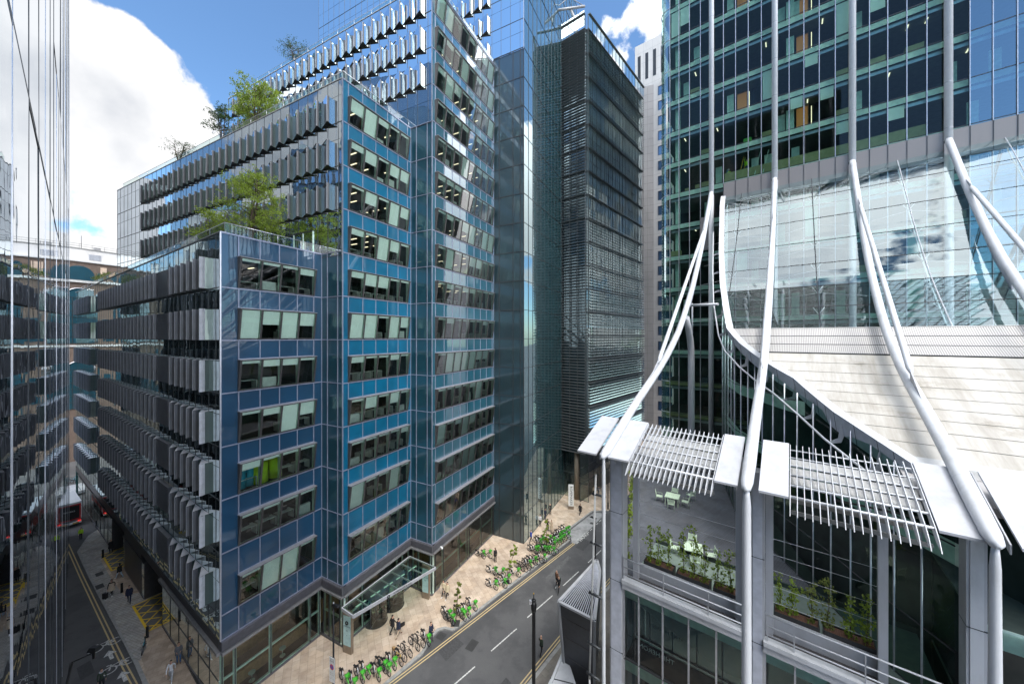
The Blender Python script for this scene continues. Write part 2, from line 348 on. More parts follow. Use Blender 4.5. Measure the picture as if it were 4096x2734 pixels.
# ------------------------------------------------------------------ mesh helpers
class MB:
    def __init__(s): s.v = []; s.f = []; s.mi = []; s.mats = []; s.smooth = []
    def mat(s, k):
        if k not in s.mats: s.mats.append(k)
        return s.mats.index(k)
    def face(s, pts, k, sm=False):
        i = len(s.v); s.v.extend([tuple(p) for p in pts]); s.f.append(tuple(range(i, i + len(pts)))); s.mi.append(s.mat(k)); s.smooth.append(sm)
    def hexa(s, c, k):
        """c: 8 corners, bottom 4 (ccw) then top 4"""
        i = len(s.v); s.v.extend([tuple(p) for p in c]); m = s.mat(k)
        for q in ((3, 2, 1, 0), (4, 5, 6, 7), (0, 1, 5, 4), (1, 2, 6, 5), (2, 3, 7, 6), (3, 0, 4, 7)):
            s.f.append(tuple(i + j for j in q)); s.mi.append(m); s.smooth.append(False)
    def box(s, x0, x1, y0, y1, z0, z1, k):
        s.hexa([(x0, y0, z0), (x1, y0, z0), (x1, y1, z0), (x0, y1, z0), (x0, y0, z1), (x1, y0, z1), (x1, y1, z1), (x0, y1, z1)], k)
    def fbox(s, F, s0, s1, o0, o1, z0, z1, k):
        s.hexa([F(s0, o0, z0), F(s1, o0, z0), F(s1, o1, z0), F(s0, o1, z0), F(s0, o0, z1), F(s1, o0, z1), F(s1, o1, z1), F(s0, o1, z1)], k)
    def prism(s, poly, z0, z1, k, kt=None, ks=None):
        n = len(poly)
        s.face([(p[0], p[1], z1) for p in poly], kt or k)
        s.face([(p[0], p[1], z0) for p in reversed(poly)], k)
        for i in range(n):
            a, b = poly[i], poly[(i + 1) % n]
            s.face([(a[0], a[1], z0), (b[0], b[1], z0), (b[0], b[1], z1), (a[0], a[1], z1)], ks or k)
    def extrude(s, pts, off, k, ks=None):
        off = Vector(off); q = [Vector(p) for p in pts]; n = len(q)
        s.face(q, k); s.face([p + off for p in reversed(q)], k)
        for i in range(n):
            a, b = q[i], q[(i + 1) % n]; s.face([a, b, b + off, a + off], ks or k)
    def tube(s, path, r, k, n=8, caps=True, sm=True):
        path = [Vector(p) for p in path]; rs = r if isinstance(r, (list, tuple)) else [r] * len(path)
        i0 = len(s.v); m = s.mat(k); up = Vector((0, 0, 1)); pu = None
        for j, p in enumerate(path):
            d = (path[min(j + 1, len(path) - 1)] - path[max(j - 1, 0)]).normalized()
            if pu is None:
                u = d.cross(up)
                if u.length < 1e-3: u = d.cross(Vector((1, 0, 0)))
            else: u = pu - d * pu.dot(d)
            u.normalize(); pu = u; w = d.cross(u)
            for q in range(n):
                a = 2 * math.pi * q / n; s.v.append(tuple(p + (u * math.cos(a) + w * math.sin(a)) * rs[j]))
        for j in range(len(path) - 1):
            for q in range(n):
                a = i0 + j * n + q; b_ = i0 + j * n + (q + 1) % n
                s.f.append((a, b_, b_ + n, a + n)); s.mi.append(m); s.smooth.append(sm)
        if caps:
            s.f.append(tuple(i0 + q for q in reversed(range(n)))); s.mi.append(m); s.smooth.append(False)
            e = i0 + (len(path) - 1) * n
            s.f.append(tuple(e + q for q in range(n))); s.mi.append(m); s.smooth.append(False)
    def beam(s, a, b, w, h, k, up=(0, 0, 1)):
        a = Vector(a); b = Vector(b); d = (b - a).normalized(); u = d.cross(Vector(up))
        if u.length < 1e-3: u = d.cross(Vector((1, 0, 0)))
        u.normalize(); v = u.cross(d); u = u * w / 2; v = v * h / 2
        s.hexa([a - u - v, a + u - v, a + u + v, a - u + v, b - u - v, b + u - v, b + u + v, b - u + v], k)
    def torus(s, c, R_, r, ax, k, n=20, m=6):
        c = Vector(c); ax = Vector(ax).normalized(); u = ax.orthogonal().normalized(); w = ax.cross(u); i0 = len(s.v); mi = s.mat(k)
        for i in range(n):
            a = 2 * math.pi * i / n; d = u * math.cos(a) + w * math.sin(a)
            for j in range(m):
                t = 2 * math.pi * j / m; s.v.append(tuple(c + d * (R_ + r * math.cos(t)) + ax * r * math.sin(t)))
        for i in range(n):
            for j in range(m):
                s.f.append((i0 + i * m + j, i0 + ((i + 1) % n) * m + j, i0 + ((i + 1) % n) * m + (j + 1) % m, i0 + i * m + (j + 1) % m)); s.mi.append(mi); s.smooth.append(True)
    def build(s, name, parent=None, **props):
        me = bpy.data.meshes.new(name); me.from_pydata(s.v, [], s.f)
        for k in s.mats: me.materials.append(M[k])
        me.polygons.foreach_set('material_index', s.mi); me.polygons.foreach_set('use_smooth', s.smooth)
        me.update()
        o = bpy.data.objects.new(name, me); COL.objects.link(o)
        if parent is not None: o.parent = parent
        for a, b_ in props.items(): o[a] = b_
        return o
def empty(name, label, cat, loc=(0, 0, 0), group=None, rz=0):
    o = bpy.data.objects.new(name, None); COL.objects.link(o); o.location = loc; o.rotation_euler = (0, 0, rz)
    o.empty_display_size = .3; o['label'] = label; o['category'] = cat
    if group: o['group'] = group
    return o
def frame(p, d, n):
    def F(s, o, z): return (p[0] + s * d[0] + o * n[0], p[1] + s * d[1] + o * n[1], z)
    return F
def copy_tree(o, parent=None):
    c = o.copy(); COL.objects.link(c); c.parent = parent
    for ch in list(o.children): copy_tree(ch, c)
    return c
def arange(a, b, st):
    out = []; x = a
    while x < b - 1e-6: out.append(x); x += st
    return out
def text(name, s, size, mat, parent, mw, extr=.004, align='CENTER'):
    cu = bpy.data.curves.new(name, 'FONT'); cu.body = s; cu.size = size; cu.extrude = extr; cu.align_x = align; cu.align_y = 'CENTER'
    cu.materials.append(M[mat])
    t = bpy.data.objects.new(name, cu); COL.objects.link(t)
    bpy.context.view_layer.update()
    me = bpy.data.meshes.new_from_object(t.evaluated_get(bpy.context.evaluated_depsgraph_get()))
    bpy.data.objects.remove(t)
    o = bpy.data.objects.new(name, me); COL.objects.link(o); o.parent = parent; o.matrix_local = mw
    return o
def facemat(origin, right, up):
    r = Vector(right).normalized(); u = Vector(up).normalized(); n = r.cross(u)
    m = Matrix((r, u, n)).transposed().to_4x4(); m.translation = Vector(origin); return m

# ================================================================== THE SETTING
def flat(name, poly, z, mat, kind='structure', z0=None, side=None, parent=None):
    m = MB()
    if z0 is None: m.face([(p[0], p[1], z) for p in poly], mat)
    else: m.prism(poly, z0, z, side or mat, mat, side or mat)
    o = m.build(name, parent)
    if kind: o['kind'] = kind
    return o
def loc_of(pts):
    return pts
flat('ground', [(-900, -500), (900, -500), (900, 1500), (-900, 1500)], -0.02, 'asphalt')
flat('road', [(-120, -30), (30, -30), (75, 130), (-140, 130)], 0.0, 'asphalt')
PAV = [(-90, 73), (-68, 57.6), (-61.2, 52.4), (-60.6, 50.4), (-57.5, 46.6), (-50.4, 41.9), (-43.4, 37.4), (-33.1, 30.8), (-27.5, 27.0), (-21, 22.6), (-17, 22.4), (-14.2, 24.6), (-10.6, 28.4), (-8.0, 31.6), (-7.75, 32.4),
       (-7.65, 33.2), (-7.1, 34.15), (-6.6, 34.3), (-5.75, 34.1), (-5.3, 34.45), (-1.75, 38.4), (7.7, 48.75), (8.2, 49.4), (7.9, 51.4), (13.1, 57.3), (15.6, 57.5), (32, 75.5), (40, 120), (-95, 120)]
flat('pavement', PAV, 0.12, 'tan', z0=0.0, side='kerb')
def offs(poly, d):
    out = []
    for i, p in enumerate(poly):
        a = poly[max(i - 1, 0)]; b_ = poly[min(i + 1, len(poly) - 1)]
        u = unit(b_[0] - a[0], b_[1] - a[1]); out.append((p[0] - u[1] * d, p[1] + u[0] * d))
    return out
def ribbon(name, line, w, z, mat, off=0.0):
    l1 = offs(line, off - w / 2); l2 = offs(line, off + w / 2)
    m = MB()
    for i in range(len(line) - 1):
        m.face([(*l1[i], z), (*l1[i + 1], z), (*l2[i + 1], z), (*l2[i], z)], mat)
    return m
kl = PAV[1:26]
m = ribbon('kerb', kl, .28, .126, 'kerb', .14); o = m.build('kerb'); o['kind'] = 'structure'
# left hand street: worn paving and raised block paving
L2 = [(-33.1, 31.0), (-32.6, 30.9), (-33.5, 32.3), (-35.15, 33.6), (-35.3, 35.4), (-41.2, 39.14), (-42.7, 38.75), (-46.6, 41.1), (-52.6, 45.0), (-52.9, 45.6), (-52.3, 46.4), (-59.7, 51.4), (-60.9, 51.6),
      (-60.4, 50.3), (-57.4, 46.9), (-50.4, 42.15), (-43.4, 37.65)]
flat('block_paving', L2, .13, 'granite')
flat('side_pavement', [(-36.2, 36.2), (-35.4, 35.6), (-35.25, 33.9), (-33.6, 32.6), (-32.7, 31.1), (-27.5, 27.3), (-24.5, 27.9)], .128, 'tan2')
flat('side_pavement', [(-41.3, 39.3), (-42.7, 38.9), (-46.5, 41.3), (-52.4, 45.1), (-52.1, 46.4), (-54, 47.7), (-53.4, 48.2)], .128, 'tan2')
flat('side_pavement', [(-60, 51.6), (-61.0, 52.0), (-68, 57.4), (-80, 66), (-70, 60)], .128, 'tan2')
flat('taxi_bay', [(8.25, 48.9), (8.35, 49.5), (8.05, 51.35), (13.15, 57.1), (15.4, 57.2), (14.1, 55.6), (8.75, 48.55)], .006, 'bay')
# pavement across the street
RP = [(-3.0, 24.0), (-.2, 27.2), (1.15, 28.75), (4.75, 33.1), (12, 41.4), (22, 52.6), (36, 68), (60, 60), (60, 0), (-3, 0)]
flat('pavement', RP, .12, 'slabs', z0=0.0, side='kerb')
m = ribbon('kerb', RP[:7], .3, .126, 'kerb', -.15); o = m.build('kerb'); o['kind'] = 'structure'
flat('far_pavement', [(16, 66), (60, 110), (60, 125), (10, 125)], .13, 'tan_l')

def line_mark(name, pts, w, mat, z=.006, dbl=None, label=None):
    m = MB()
    for off in ((0,) if not dbl else (-dbl / 2, dbl / 2)):
        l1 = offs(pts, off - w / 2); l2 = offs(pts, off + w / 2)
        for i in range(len(pts) - 1):
            m.face([(*l1[i], z), (*l1[i + 1], z), (*l2[i + 1], z), (*l2[i], z)], mat)
    o = m.build(name); o['kind'] = 'structure'; return o
line_mark('double_yellow_line', [(-13.9, 24.3), (-10.12, 28.75), (-7.5, 31.5), (8.55, 48.65)], .10, 'yellow', dbl=.26)
line_mark('double_yellow_line', [(-2.4, 25.0), (.85, 28.95), (4.45, 33.3), (11.7, 41.6), (21.7, 52.8)], .10, 'yellow', dbl=.26)
line_mark('double_yellow_line', [(-29.5, 28.0), (-33.9, 30.75), (-42.5, 36.3), (-51.42, 42.07), (-59.7, 47.5), (-70, 54.2)], .10, 'yellow', dbl=.26)
CEN = [((-4.95, 28.7), (-3.2, 30.5)), ((-1.89, 32.0), (.45, 34.45)), ((1.55, 35.8), (4.47, 38.87)), ((5.86, 40.4), (8.1, 42.84)), ((9.6, 44.5), (11.9, 47.1)), ((-9.2, 24.2), (-7.0, 26.5))]
for a, b_ in CEN: line_mark('white_road_dash', [a, b_], .11, 'white_p')
for i in range(9):
    p = add2((8.9, 48.6), N, i * 1.05); line_mark('white_road_dash', [p, add2(p, N, .6)], .1, 'white_p')
cu = text('taxi_bay_lettering', 'TAXIS', .95, 'white_p', None, facemat((10.1, 50.15, .008), (N[0], N[1], 0), (-N[1], N[0], 0)), 0.0)
cu['kind'] = 'structure'
# cycle symbols on the left hand street
def cycle_symbol(c, d, s):
    m = MB(); q = (-d[1], d[0])
    def T(x, y): return (c[0] + q[0] * x * s + d[0] * y * s, c[1] + q[1] * x * s + d[1] * y * s, .008)
    for cx in (-.55, .55):
        n = 14
        for i in range(n):
            a0, a1 = 2 * math.pi * i / n, 2 * math.pi * (i + 1) / n
            m.face([T(cx + .36 * math.cos(a0), .36 * math.sin(a0)), T(cx + .36 * math.cos(a1), .36 * math.sin(a1)), T(cx + .46 * math.cos(a1), .46 * math.sin(a1)), T(cx + .46 * math.cos(a0), .46 * math.sin(a0))], 'white_p')
    def st(x0, y0, x1, y1, w=.05):
        dx, dy = unit(x1 - x0, y1 - y0); m.face([T(x0 - dy * w, y0 + dx * w), T(x0 + dy * w, y0 - dx * w), T(x1 + dy * w, y1 - dx * w), T(x1 - dy * w, y1 + dx * w)], 'white_p')
    st(-.55, 0, -.2, .5); st(-.2, .5, .4, .45); st(.4, .45, 0, 0); st(0, 0, -.55, 0); st(0, 0, -.25, .6); st(.55, 0, .35, .65); st(.35, .65, .6, .72)
    o = m.build('cycle_symbol'); o['kind'] = 'structure'
dL = (L[0], L[1])
cycle_symbol((-37.6, 32.6), dL, 1.05); cycle_symbol((-34.1, 30.6), dL, 1.05)
for c in ((-36.0, 31.6), (-32.6, 29.6)):
    m = MB(); q = (-dL[1], dL[0])
    def T(x, y): return (c[0] + q[0] * x + dL[0] * y, c[1] + q[1] * x + dL[1] * y, .008)
    m.face([T(-.12, -.7), T(.12, -.7), T(.12, .1), T(-.12, .1)], 'white_p'); m.face([T(-.4, .1), T(.4, .1), T(0, .8)], 'white_p')
    o = m.build('road_arrow'); o['kind'] = 'structure'
# manhole covers, gully, patches
for (x, y, w, h, d, mt) in ((-3.7, 32.6, 1.2, .8, A, 'iron'), (-6.75, 33.6, .8, .8, A, 'iron'), (-46.9, 40.1, 1.1, .6, L, 'iron'), (-49.4, 42.2, 1.0, .6, L, 'iron'), (12.2, 53.9, .6, .5, A, 'iron'), (-34.3, 28.4, .7, .6, L, 'iron')):
    m = MB(); F = frame((x, y), d, (-d[1], d[0]))
    zz = .134 if x < -45 else .008
    m.face([F(-w / 2, -h / 2, zz), F(w / 2, -h / 2, zz), F(w / 2, h / 2, zz), F(-w / 2, h / 2, zz)], mt)
    o = m.build('manhole_cover'); o['kind'] = 'structure'

# ================================================================== THE BLUE OFFICE BLOCK
d0 = 26.355; C0 = ((882 - CX) / FPX * d0, d0)
P1 = add2(C0, A, 8.08); P2 = add2(P1, neg(P), 2.947); P3 = add2(P2, A, 8.752); P4 = add2(P3, neg(P), 3.067)
P5 = add2(P4, A, 13.441); P6 = add2(P5, neg(P), 4.754)
nA = neg(P)                       # outward normal of the street fronts
nP = neg(A)                       # outward normal of the returns
nL = (L[1], -L[0]) if (L[1] * -1 + -L[0] * 0) and (L[1] * (-C0[0]) + (-L[0]) * (-C0[1])) > 0 else (-L[1], L[0])
office = empty('office_building', 'stepped blue glass office block with slanted window boxes filling the middle of the street', 'building', (C0[0], C0[1], 0))
office_parts = []
def OB(m, name, label=None):
    # vertices are in world space; keep the Empty at the base corner and shift the mesh
    o = m.build(name, office); o.matrix_parent_inverse = Matrix.Translation((-C0[0], -C0[1], 0))
    if label: o['label'] = label
    return o
ZL = [28.22 + 4 * k for k in range(-5, 16)]      # floor lines 8.22 .. 88
ZL[0] = 7.6
ZBOT = 5.75
WT = 2.45
def panel(m, F, s0, s1, z0, z1, k, o=0.0, tilt=.0035, g=.02):
    tx = rnd.uniform(-tilt, tilt); tz = rnd.uniform(-tilt, tilt); sc = (s0 + s1) / 2; zc = (z0 + z1) / 2
    m.face([F(s, o + tx * (s - sc) + tz * (z - zc), z) for s, z in ((s0 + g, z0 + g), (s1 - g, z0 + g), (s1 - g, z1 - g), (s0 + g, z1 - g))], k)

def window_strip(F, cols, z0, z1, q=.40, blind=None, gl='glass_w'):
    m = MB(); n = len(cols) - 1
    for i in range(n):
        s0, s1 = cols[i], cols[i + 1]
        m.face([F(s0 + .05, .05, z0 + .07), F(s1 - .05, .05, z0 + .07), F(s1 - .05, q, z1 - .06), F(s0 + .05, q, z1 - .06)], gl)
        bl = rnd.random() if blind is None else blind
        drop = 0 if bl < .52 else (.25 if bl < .68 else (.5 if bl < .82 else 1.0))
        drop = max(drop, .10)
        zb = z1 - .06 - (z1 - z0 - .14) * drop
        ob = .05 + (q - .05) * (1 - drop)
        m.face([F(s0 + .12, ob - .09, zb), F(s1 - .12, ob - .09, zb), F(s1 - .12, q - .09, z1 - .08), F(s0 + .12, q - .09, z1 - .08)], 'blind')
        # bottom rail and inner mint sill
        m.fbox(F, s0, s1, -.02, .07, z0 + .02, z0 + .09, 'frame'); m.fbox(F, s0 + .05, s1 - .05, -.16, -.03, z0 + .03, z0 + .085, 'mint')
    for i in range(n + 1):
        s = cols[i]; w = .055
        for a, b_, k in ((s - w, s - .012, 'mint' if i else 'frame'), (s - .012, s + .012, 'frame'), (s + .012, s + w, 'mint' if i < n else 'frame')):
            pts = [F(a, -.14, z0), F(a, .04, z0), F(a, q + .02, z1), F(a, -.14, z1)]
            off = Vector(F(b_, 0, 0)) - Vector(F(a, 0, 0))
            m.extrude(pts, off, k)
        a = Vector(F(s, .06, z0)); b2 = Vector(F(s, q + .035, z1))
        m.extrude([F(s - w - .015, .045, z0), F(s - w - .015, .085, z0), F(s - w - .015, q + .05, z1), F(s - w - .015, q + .01, z1)], Vector(F(2 * w + .03, 0, 0)) - Vector(F(0, 0, 0)), 'frame')
    s0, s1 = cols[0], cols[-1]
    m.fbox(F, s0 - .08, s1 + .08, -.02, q + .06, z1, z1 + .055, 'frame_top'); m.fbox(F, s0 - .06, s1 + .06, -.1, q, z1 - .05, z1, 'frame')
    return m

def interior(Fr, s0, s1, floors, depth, lit=.5, color=None):
    """rooms behind the glass: slabs, a back wall, partitions, lights and desks"""
    m = MB(); top = floors[-1] + 3.6
    for z in floors:
        m.fbox(Fr, s0, s1, -depth, -.16, z - .25, z - .02, 'carpet')
        m.fbox(Fr, s0, s1, -depth, -.3, z + 2.75, z + 3.6, 'ceil')
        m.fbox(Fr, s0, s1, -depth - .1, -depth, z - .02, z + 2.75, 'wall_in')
        for s in arange(s0 + .7, s1 - .5, 1.5):
            if rnd.random() < lit:
                for o in (1.6, 3.4, 5.2):
                    if o < depth - .5 and rnd.random() < .75: m.fbox(Fr, s, s + .12, -o - .9, -o, z + 2.70, z + 2.745, 'lit')
            if rnd.random() < .55:
                h = .74
                m.fbox(Fr, s - .2, s + 1.1, -1.5, -.75, z + h - .04, z + h, 'desk'); m.fbox(Fr, s - .2, s - .15, -1.5, -.75, z, z + h - .04, 'desk'); m.fbox(Fr, s + 1.05, s + 1.1, -1.5, -.75, z, z + h - .04, 'desk')
                m.fbox(Fr, s + .2, s + .7, -1.15, -1.1, z + h + .08, z + h + .42, 'black')
                m.fbox(Fr, s + .25, s + .65, -2.0, -1.6, z + .42, z + .48, 'black'); m.fbox(Fr, s + .25, s + .65, -2.0, -1.94, z + .5, z + .95, 'black'); m.fbox(Fr, s + .43, s + .47, -1.85, -1.8, z, z + .42, 'black')
            elif rnd.random() < .35:
                m.fbox(Fr, s - .2, s + .9, -.6, -.35, z, z + rnd.choice((.7, .9, 1.1)), 'desk')
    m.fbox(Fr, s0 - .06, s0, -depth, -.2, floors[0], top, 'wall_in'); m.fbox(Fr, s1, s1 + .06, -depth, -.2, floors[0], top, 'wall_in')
    return m

def bay(p, cols, zlines, ztop, mat, depth, side_only=False):
    F = frame(p, A, nA); ln = cols[-1]
    m = MB(); g = MB()
    zs = [ZBOT] + zlines + [ztop]
    for i in range(len(zs) - 1):
        z0, z1 = zs[i], zs[i + 1]
        for j in range(len(cols) - 1):
            c0, c1 = cols[j], cols[j + 1]; mid = 0 < j < len(cols) - 2
            if i == 0 or not mid:
                panel(m, F, c0, c1, z0, z1, mat)
            else:
                panel(m, F, c0, c1, z0 + WT + .06, z1, mat)
        # floor line rail
        g.fbox(F, 0, ln, -.02, .045, z0 - .045, z0 + .045, 'mull')
        if i: g.fbox(F, cols[1], cols[-2], -.02, .035, z0 + WT + .06, z0 + WT + .12, 'mull')
    g.fbox(F, 0, ln, -.02, .06, ztop - .06, ztop + .05, 'mull')
    for j, c in enumerate(cols):
        w = .05 if j in (0, len(cols) - 1) else .035
        full = j in (0, 1, len(cols) - 2, len(cols) - 1)
        if full: g.fbox(F, c - w, c + w, -.02, .05, ZBOT, ztop, 'mull')
        else:
            g.fbox(F, c - w, c + w, -.02, .04, ZBOT, zlines[0], 'mull')
            for i, z in enumerate(zlines):
                z1 = (zlines + [ztop])[i + 1]; g.fbox(F, c - w, c + w, -.02, .04, z + WT + .1, z1, 'mull')
    OB(m, 'glass_cladding'); OB(g, 'mullion_grid')
    for z in zlines:
        OB(window_strip(F, cols[1:-1], z + .06, z + WT, gl='glass_v' if mat == 'c_teal' and z > 22 else 'glass_w'), 'window')
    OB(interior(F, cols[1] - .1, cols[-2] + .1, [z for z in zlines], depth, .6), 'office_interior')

c1 = [0, 1.17] + [1.17 + 1.5225 * k for k in range(1, 5)] + [8.08]
c2 = [0, .6, 2.2, 3.78, 5.32, 6.80, 8.2, 8.752]
c3 = [0, .55] + [.55 + 1.55 * k for k in range(1, 9)] + [13.441]
bay(C0, c1, ZL[:7], 36.33, 'c_navy', 7.0)
bay(P2, c2, ZL[:11], 52.1, 'c_blue', 7.5)
bay(P4, c3, ZL[:15], 67.6, 'c_teal', 8)

def grid_wall(p, d, n, cols, zs, mat, mm='mull', w=.035, tilt=.004, name='glass_cladding', o=0.0, prd=.04):
    F = frame(p, d, n); m = MB(); g = MB()
    for i in range(len(zs) - 1):
        for j in range(len(cols) - 1):
            panel(m, F, cols[j], cols[j + 1], zs[i], zs[i + 1], mat, o, tilt)
        if mm: g.fbox(F, cols[0], cols[-1], o - .02, o + prd, zs[i] - w, zs[i] + w, mm)
    if mm:
        g.fbox(F, cols[0], cols[-1], o - .02, o + prd, zs[-1] - w, zs[-1] + w, mm)
        for c in cols: g.fbox(F, c - w, c + w, o - .02, o + prd + .005, zs[0], zs[-1], mm)
    return m, g
def GW(*a, **k):
    m, g = grid_wall(*a, **k); OB(m, 'glass_cladding'); OB(g, 'mullion_grid')
# returns between the bays
GW(P1, nA, nP, [0, .85, 2.3, 2.947], [ZBOT] + ZL[:7] + [36.33], 'c_dark')
GW(P3, nA, nP, [0, .85, 2.4, 3.067], [ZBOT] + ZL[:11] + [52.1], 'c_dark')
GW(P5, nA, nP, [0, .9, 3.1, 4.25, 4.754], [.12] + [3.9] + ZL[:15] + [68.2], 'c_black', 'mull_d', .05)
# left hand side of the lower block
FL = frame(C0, L, nL)
zsL = [ZBOT] + ZL[:7] + [34.9, 36.33]
zs2 = [ZBOT]
for z in ZL[:7]: zs2 += [z, z + WT]
m, g = grid_wall(C0, L, nL, [0, .9] + [.9 + 1.48 * k for k in range(1, 44)] + [66.5], zs2 + [36.33], 'c_side1', None, tilt=.006)
OB(m, 'side_glazing')
g = MB()
for z in ZL[:7] + [36.3]: g.fbox(FL, 0, 66.5, -.02, .03, z - .03, z + .03, 'mull_d')
for k in range(44): g.fbox(FL, .9 + 1.48 * k - .015, .9 + 1.48 * k + .015, -.02, .02, ZBOT, 36.3, 'mull_d')
g.fbox(FL, -.06, .03, -.02, .06, ZBOT, 36.33, 'mull_g')
OB(g, 'mullion_grid')

def fin(m, F, s, w, q, z0, z1, mats=('fin', 'fin_g', 'fin'), split=.42):
    """triangular box: an end panel facing the street corner, a slanted panel running back to the wall"""
    oq = q * split
    m.face([F(s - .045, q - .02, z0), F(s - .05, q + .012, z0), F(s - .05, q + .012, z1), F(s - .045, q - .03, z1)], 'fin_lit')  # outer edge strip in the lit colour, added for contrast
    m.face([F(s, 0, z0), F(s, oq, z0), F(s, oq, z1), F(s, 0, z1)], mats[1])
    m.face([F(s, oq, z0), F(s - .10, (oq + q) / 2, z0), F(s - .10, (oq + q) / 2, z1), F(s, oq, z1)], mats[0]); m.face([F(s - .10, (oq + q) / 2, z0), F(s - .04, q, z0), F(s - .04, q, z1), F(s - .10, (oq + q) / 2, z1)], mats[0])
    m.face([F(s - .04, q, z0), F(s + w, .03, z0), F(s + w, .03, z1), F(s - .04, q, z1)], mats[2])
    for z, k in ((z0, 'black'), (z1, 'fin_lit')):  # tops take the lit fin colour, undersides black
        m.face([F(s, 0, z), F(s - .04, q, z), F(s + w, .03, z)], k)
def fin_row(F, starts, w, q, z0, z1, mats, name, near_first=None, extra=None):
    m = MB()
    for s in starts: fin(m, F, s, w, q, z0, z1, mats)
    if extra: extra(m)
    OB(m, name)
g1 = [2.3 + 1.5 * k for k in range(6)]
g2 = [14.85 + 1.5 * k for k in range(19)]
g3 = [50.3 + 1.5 * k for k in range(9)]
for z in ZL[:7]:
    z0, z1 = z + .03, z + WT
    for s in g1:
        m = MB(); fin(m, FL, s, 1.5, .62, z0, z1, ('fin_lit' if s == g1[0] else 'fin', 'fin_g', 'fin')); OB(m, 'window_fin')  # nearest fin's end panel in the lit colour, as it stands unshaded
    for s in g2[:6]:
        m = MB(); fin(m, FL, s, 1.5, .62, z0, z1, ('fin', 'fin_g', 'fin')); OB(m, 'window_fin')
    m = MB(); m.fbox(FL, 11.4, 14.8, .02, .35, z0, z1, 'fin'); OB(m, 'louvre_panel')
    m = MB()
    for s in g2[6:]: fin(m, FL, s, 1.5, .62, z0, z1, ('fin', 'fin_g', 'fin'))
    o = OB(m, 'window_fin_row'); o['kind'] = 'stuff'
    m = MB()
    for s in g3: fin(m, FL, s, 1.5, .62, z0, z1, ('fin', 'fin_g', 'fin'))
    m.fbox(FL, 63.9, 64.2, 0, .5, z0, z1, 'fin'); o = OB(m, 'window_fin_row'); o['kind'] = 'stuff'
# sides of the two taller blocks
def side_block(p, length, z_low, ztop, rows, s_first, n, mat='c_side', gcols=1.5, s_max=None):
    F = frame(p, P, nP); zs = []
    z = z_low
    zl = [q for q in ZL if z_low - .1 <= q < ztop - 1]
    cols = [0, .55] + [.55 + s for s in arange(1.5 if s_first > 1 else 1, length - .6, 1.5)] + [length]
    zz = [z_low] + [q for q in zl if q > z_low + .3] + [ztop]
    zall = []
    for i in range(len(zz) - 1):
        zall.append(zz[i])
        if zz[i] + WT < zz[i + 1] - .5: zall.append(zz[i] + WT)
    zall.append(ztop)
    m, g = grid_wall(p, P, nP, cols, zall, mat, None, tilt=.006); OB(m, 'side_glazing')
    g = MB()
    for q in zz: g.fbox(F, 0, length, -.02, .03, q - .03, q + .03, 'mull_d')
    for c in cols: g.fbox(F, c - .018, c + .018, -.02, .02, z_low, ztop, 'mull_d')
    g.fbox(F, -.05, .04, -.02, .06, z_low, ztop, 'mull_g')
    OB(g, 'mullion_grid')
    for r in rows:
        for k in range(n):
            s = s_first + 1.5 * k
            if s + 1.5 > length - .5: break
            m = MB(); fin(m, F, s, 1.5, .56, r + .05, r + WT, ('fin_d', 'fin_g', 'fin_w'), .5) if k < 12 else None
            if k < 12: OB(m, 'window_fin')
        m = MB()
        for k in range(12, n):
            s = s_first + 1.5 * k
            if s + 1.5 > length - .5: break
            fin(m, F, s, 1.5, .56, r + .05, r + WT, ('fin_d', 'fin_g', 'fin_w'), .5)
        if m.f: o = OB(m, 'window_fin_row'); o['kind'] = 'stuff'
side_block(P2, 54.4, 36.0, 52.1, [ZL[8] , ZL[9], ZL[10]], 1.45, 29)
side_block(P4, 42.7, 52.0, 67.6, [ZL[12], ZL[13], ZL[14]], 1.3, 28)
side_block(P6, 44.0, 68.0, 94.5, [ZL[15], ZL[16], ZL[17], ZL[18]], 5.6, 9)
# windows of the terrace level
F2 = frame(P2, P, nP)
m = MB()
for k in range(3):
    m.fbox(F2, 4.2 + 1.5 * k, 4.3 + 1.5 * k, .0, .07, 36.5, 38.7, 'mint')
    m.face([F2(4.3 + 1.5 * k, .035, 36.5), F2(5.68 + 1.5 * k, .035, 36.5), F2(5.68 + 1.5 * k, .035, 38.7), F2(4.3 + 1.5 * k, .035, 38.7)], 'c_black')
m.fbox(F2, 4.2, 8.8, .0, .08, 38.7, 38.8, 'mull_d'); OB(m, 'terrace_door')
# tall tower slab: street front
tw = 24.6
cT = [0] + [1.53 * k for k in range(1, 16)] + [tw]
mT, gT = grid_wall(P6, A, nA, cT, [.12, 3.9, 7.6] + ZL[1:] + [91.4, 94.5], 'c_tower', 'mull_d', .03, .004)
OB(mT, 'mirror_glazing'); OB(gT, 'mullion_grid')
# bodies and roofs behind the glass (2-3 cm inside)
def body(poly, z0, z1, name, mat='roof_s'):
    m = MB(); m.prism(poly, z0, z1, 'slab_d', mat, 'slab_d'); return OB(m, name)
Lend = add2(C0, L, 66.5); back = add2(Lend, A, 30)
def inset(p, a, b_): return add2(add2(p, A, a), nA, -b_)
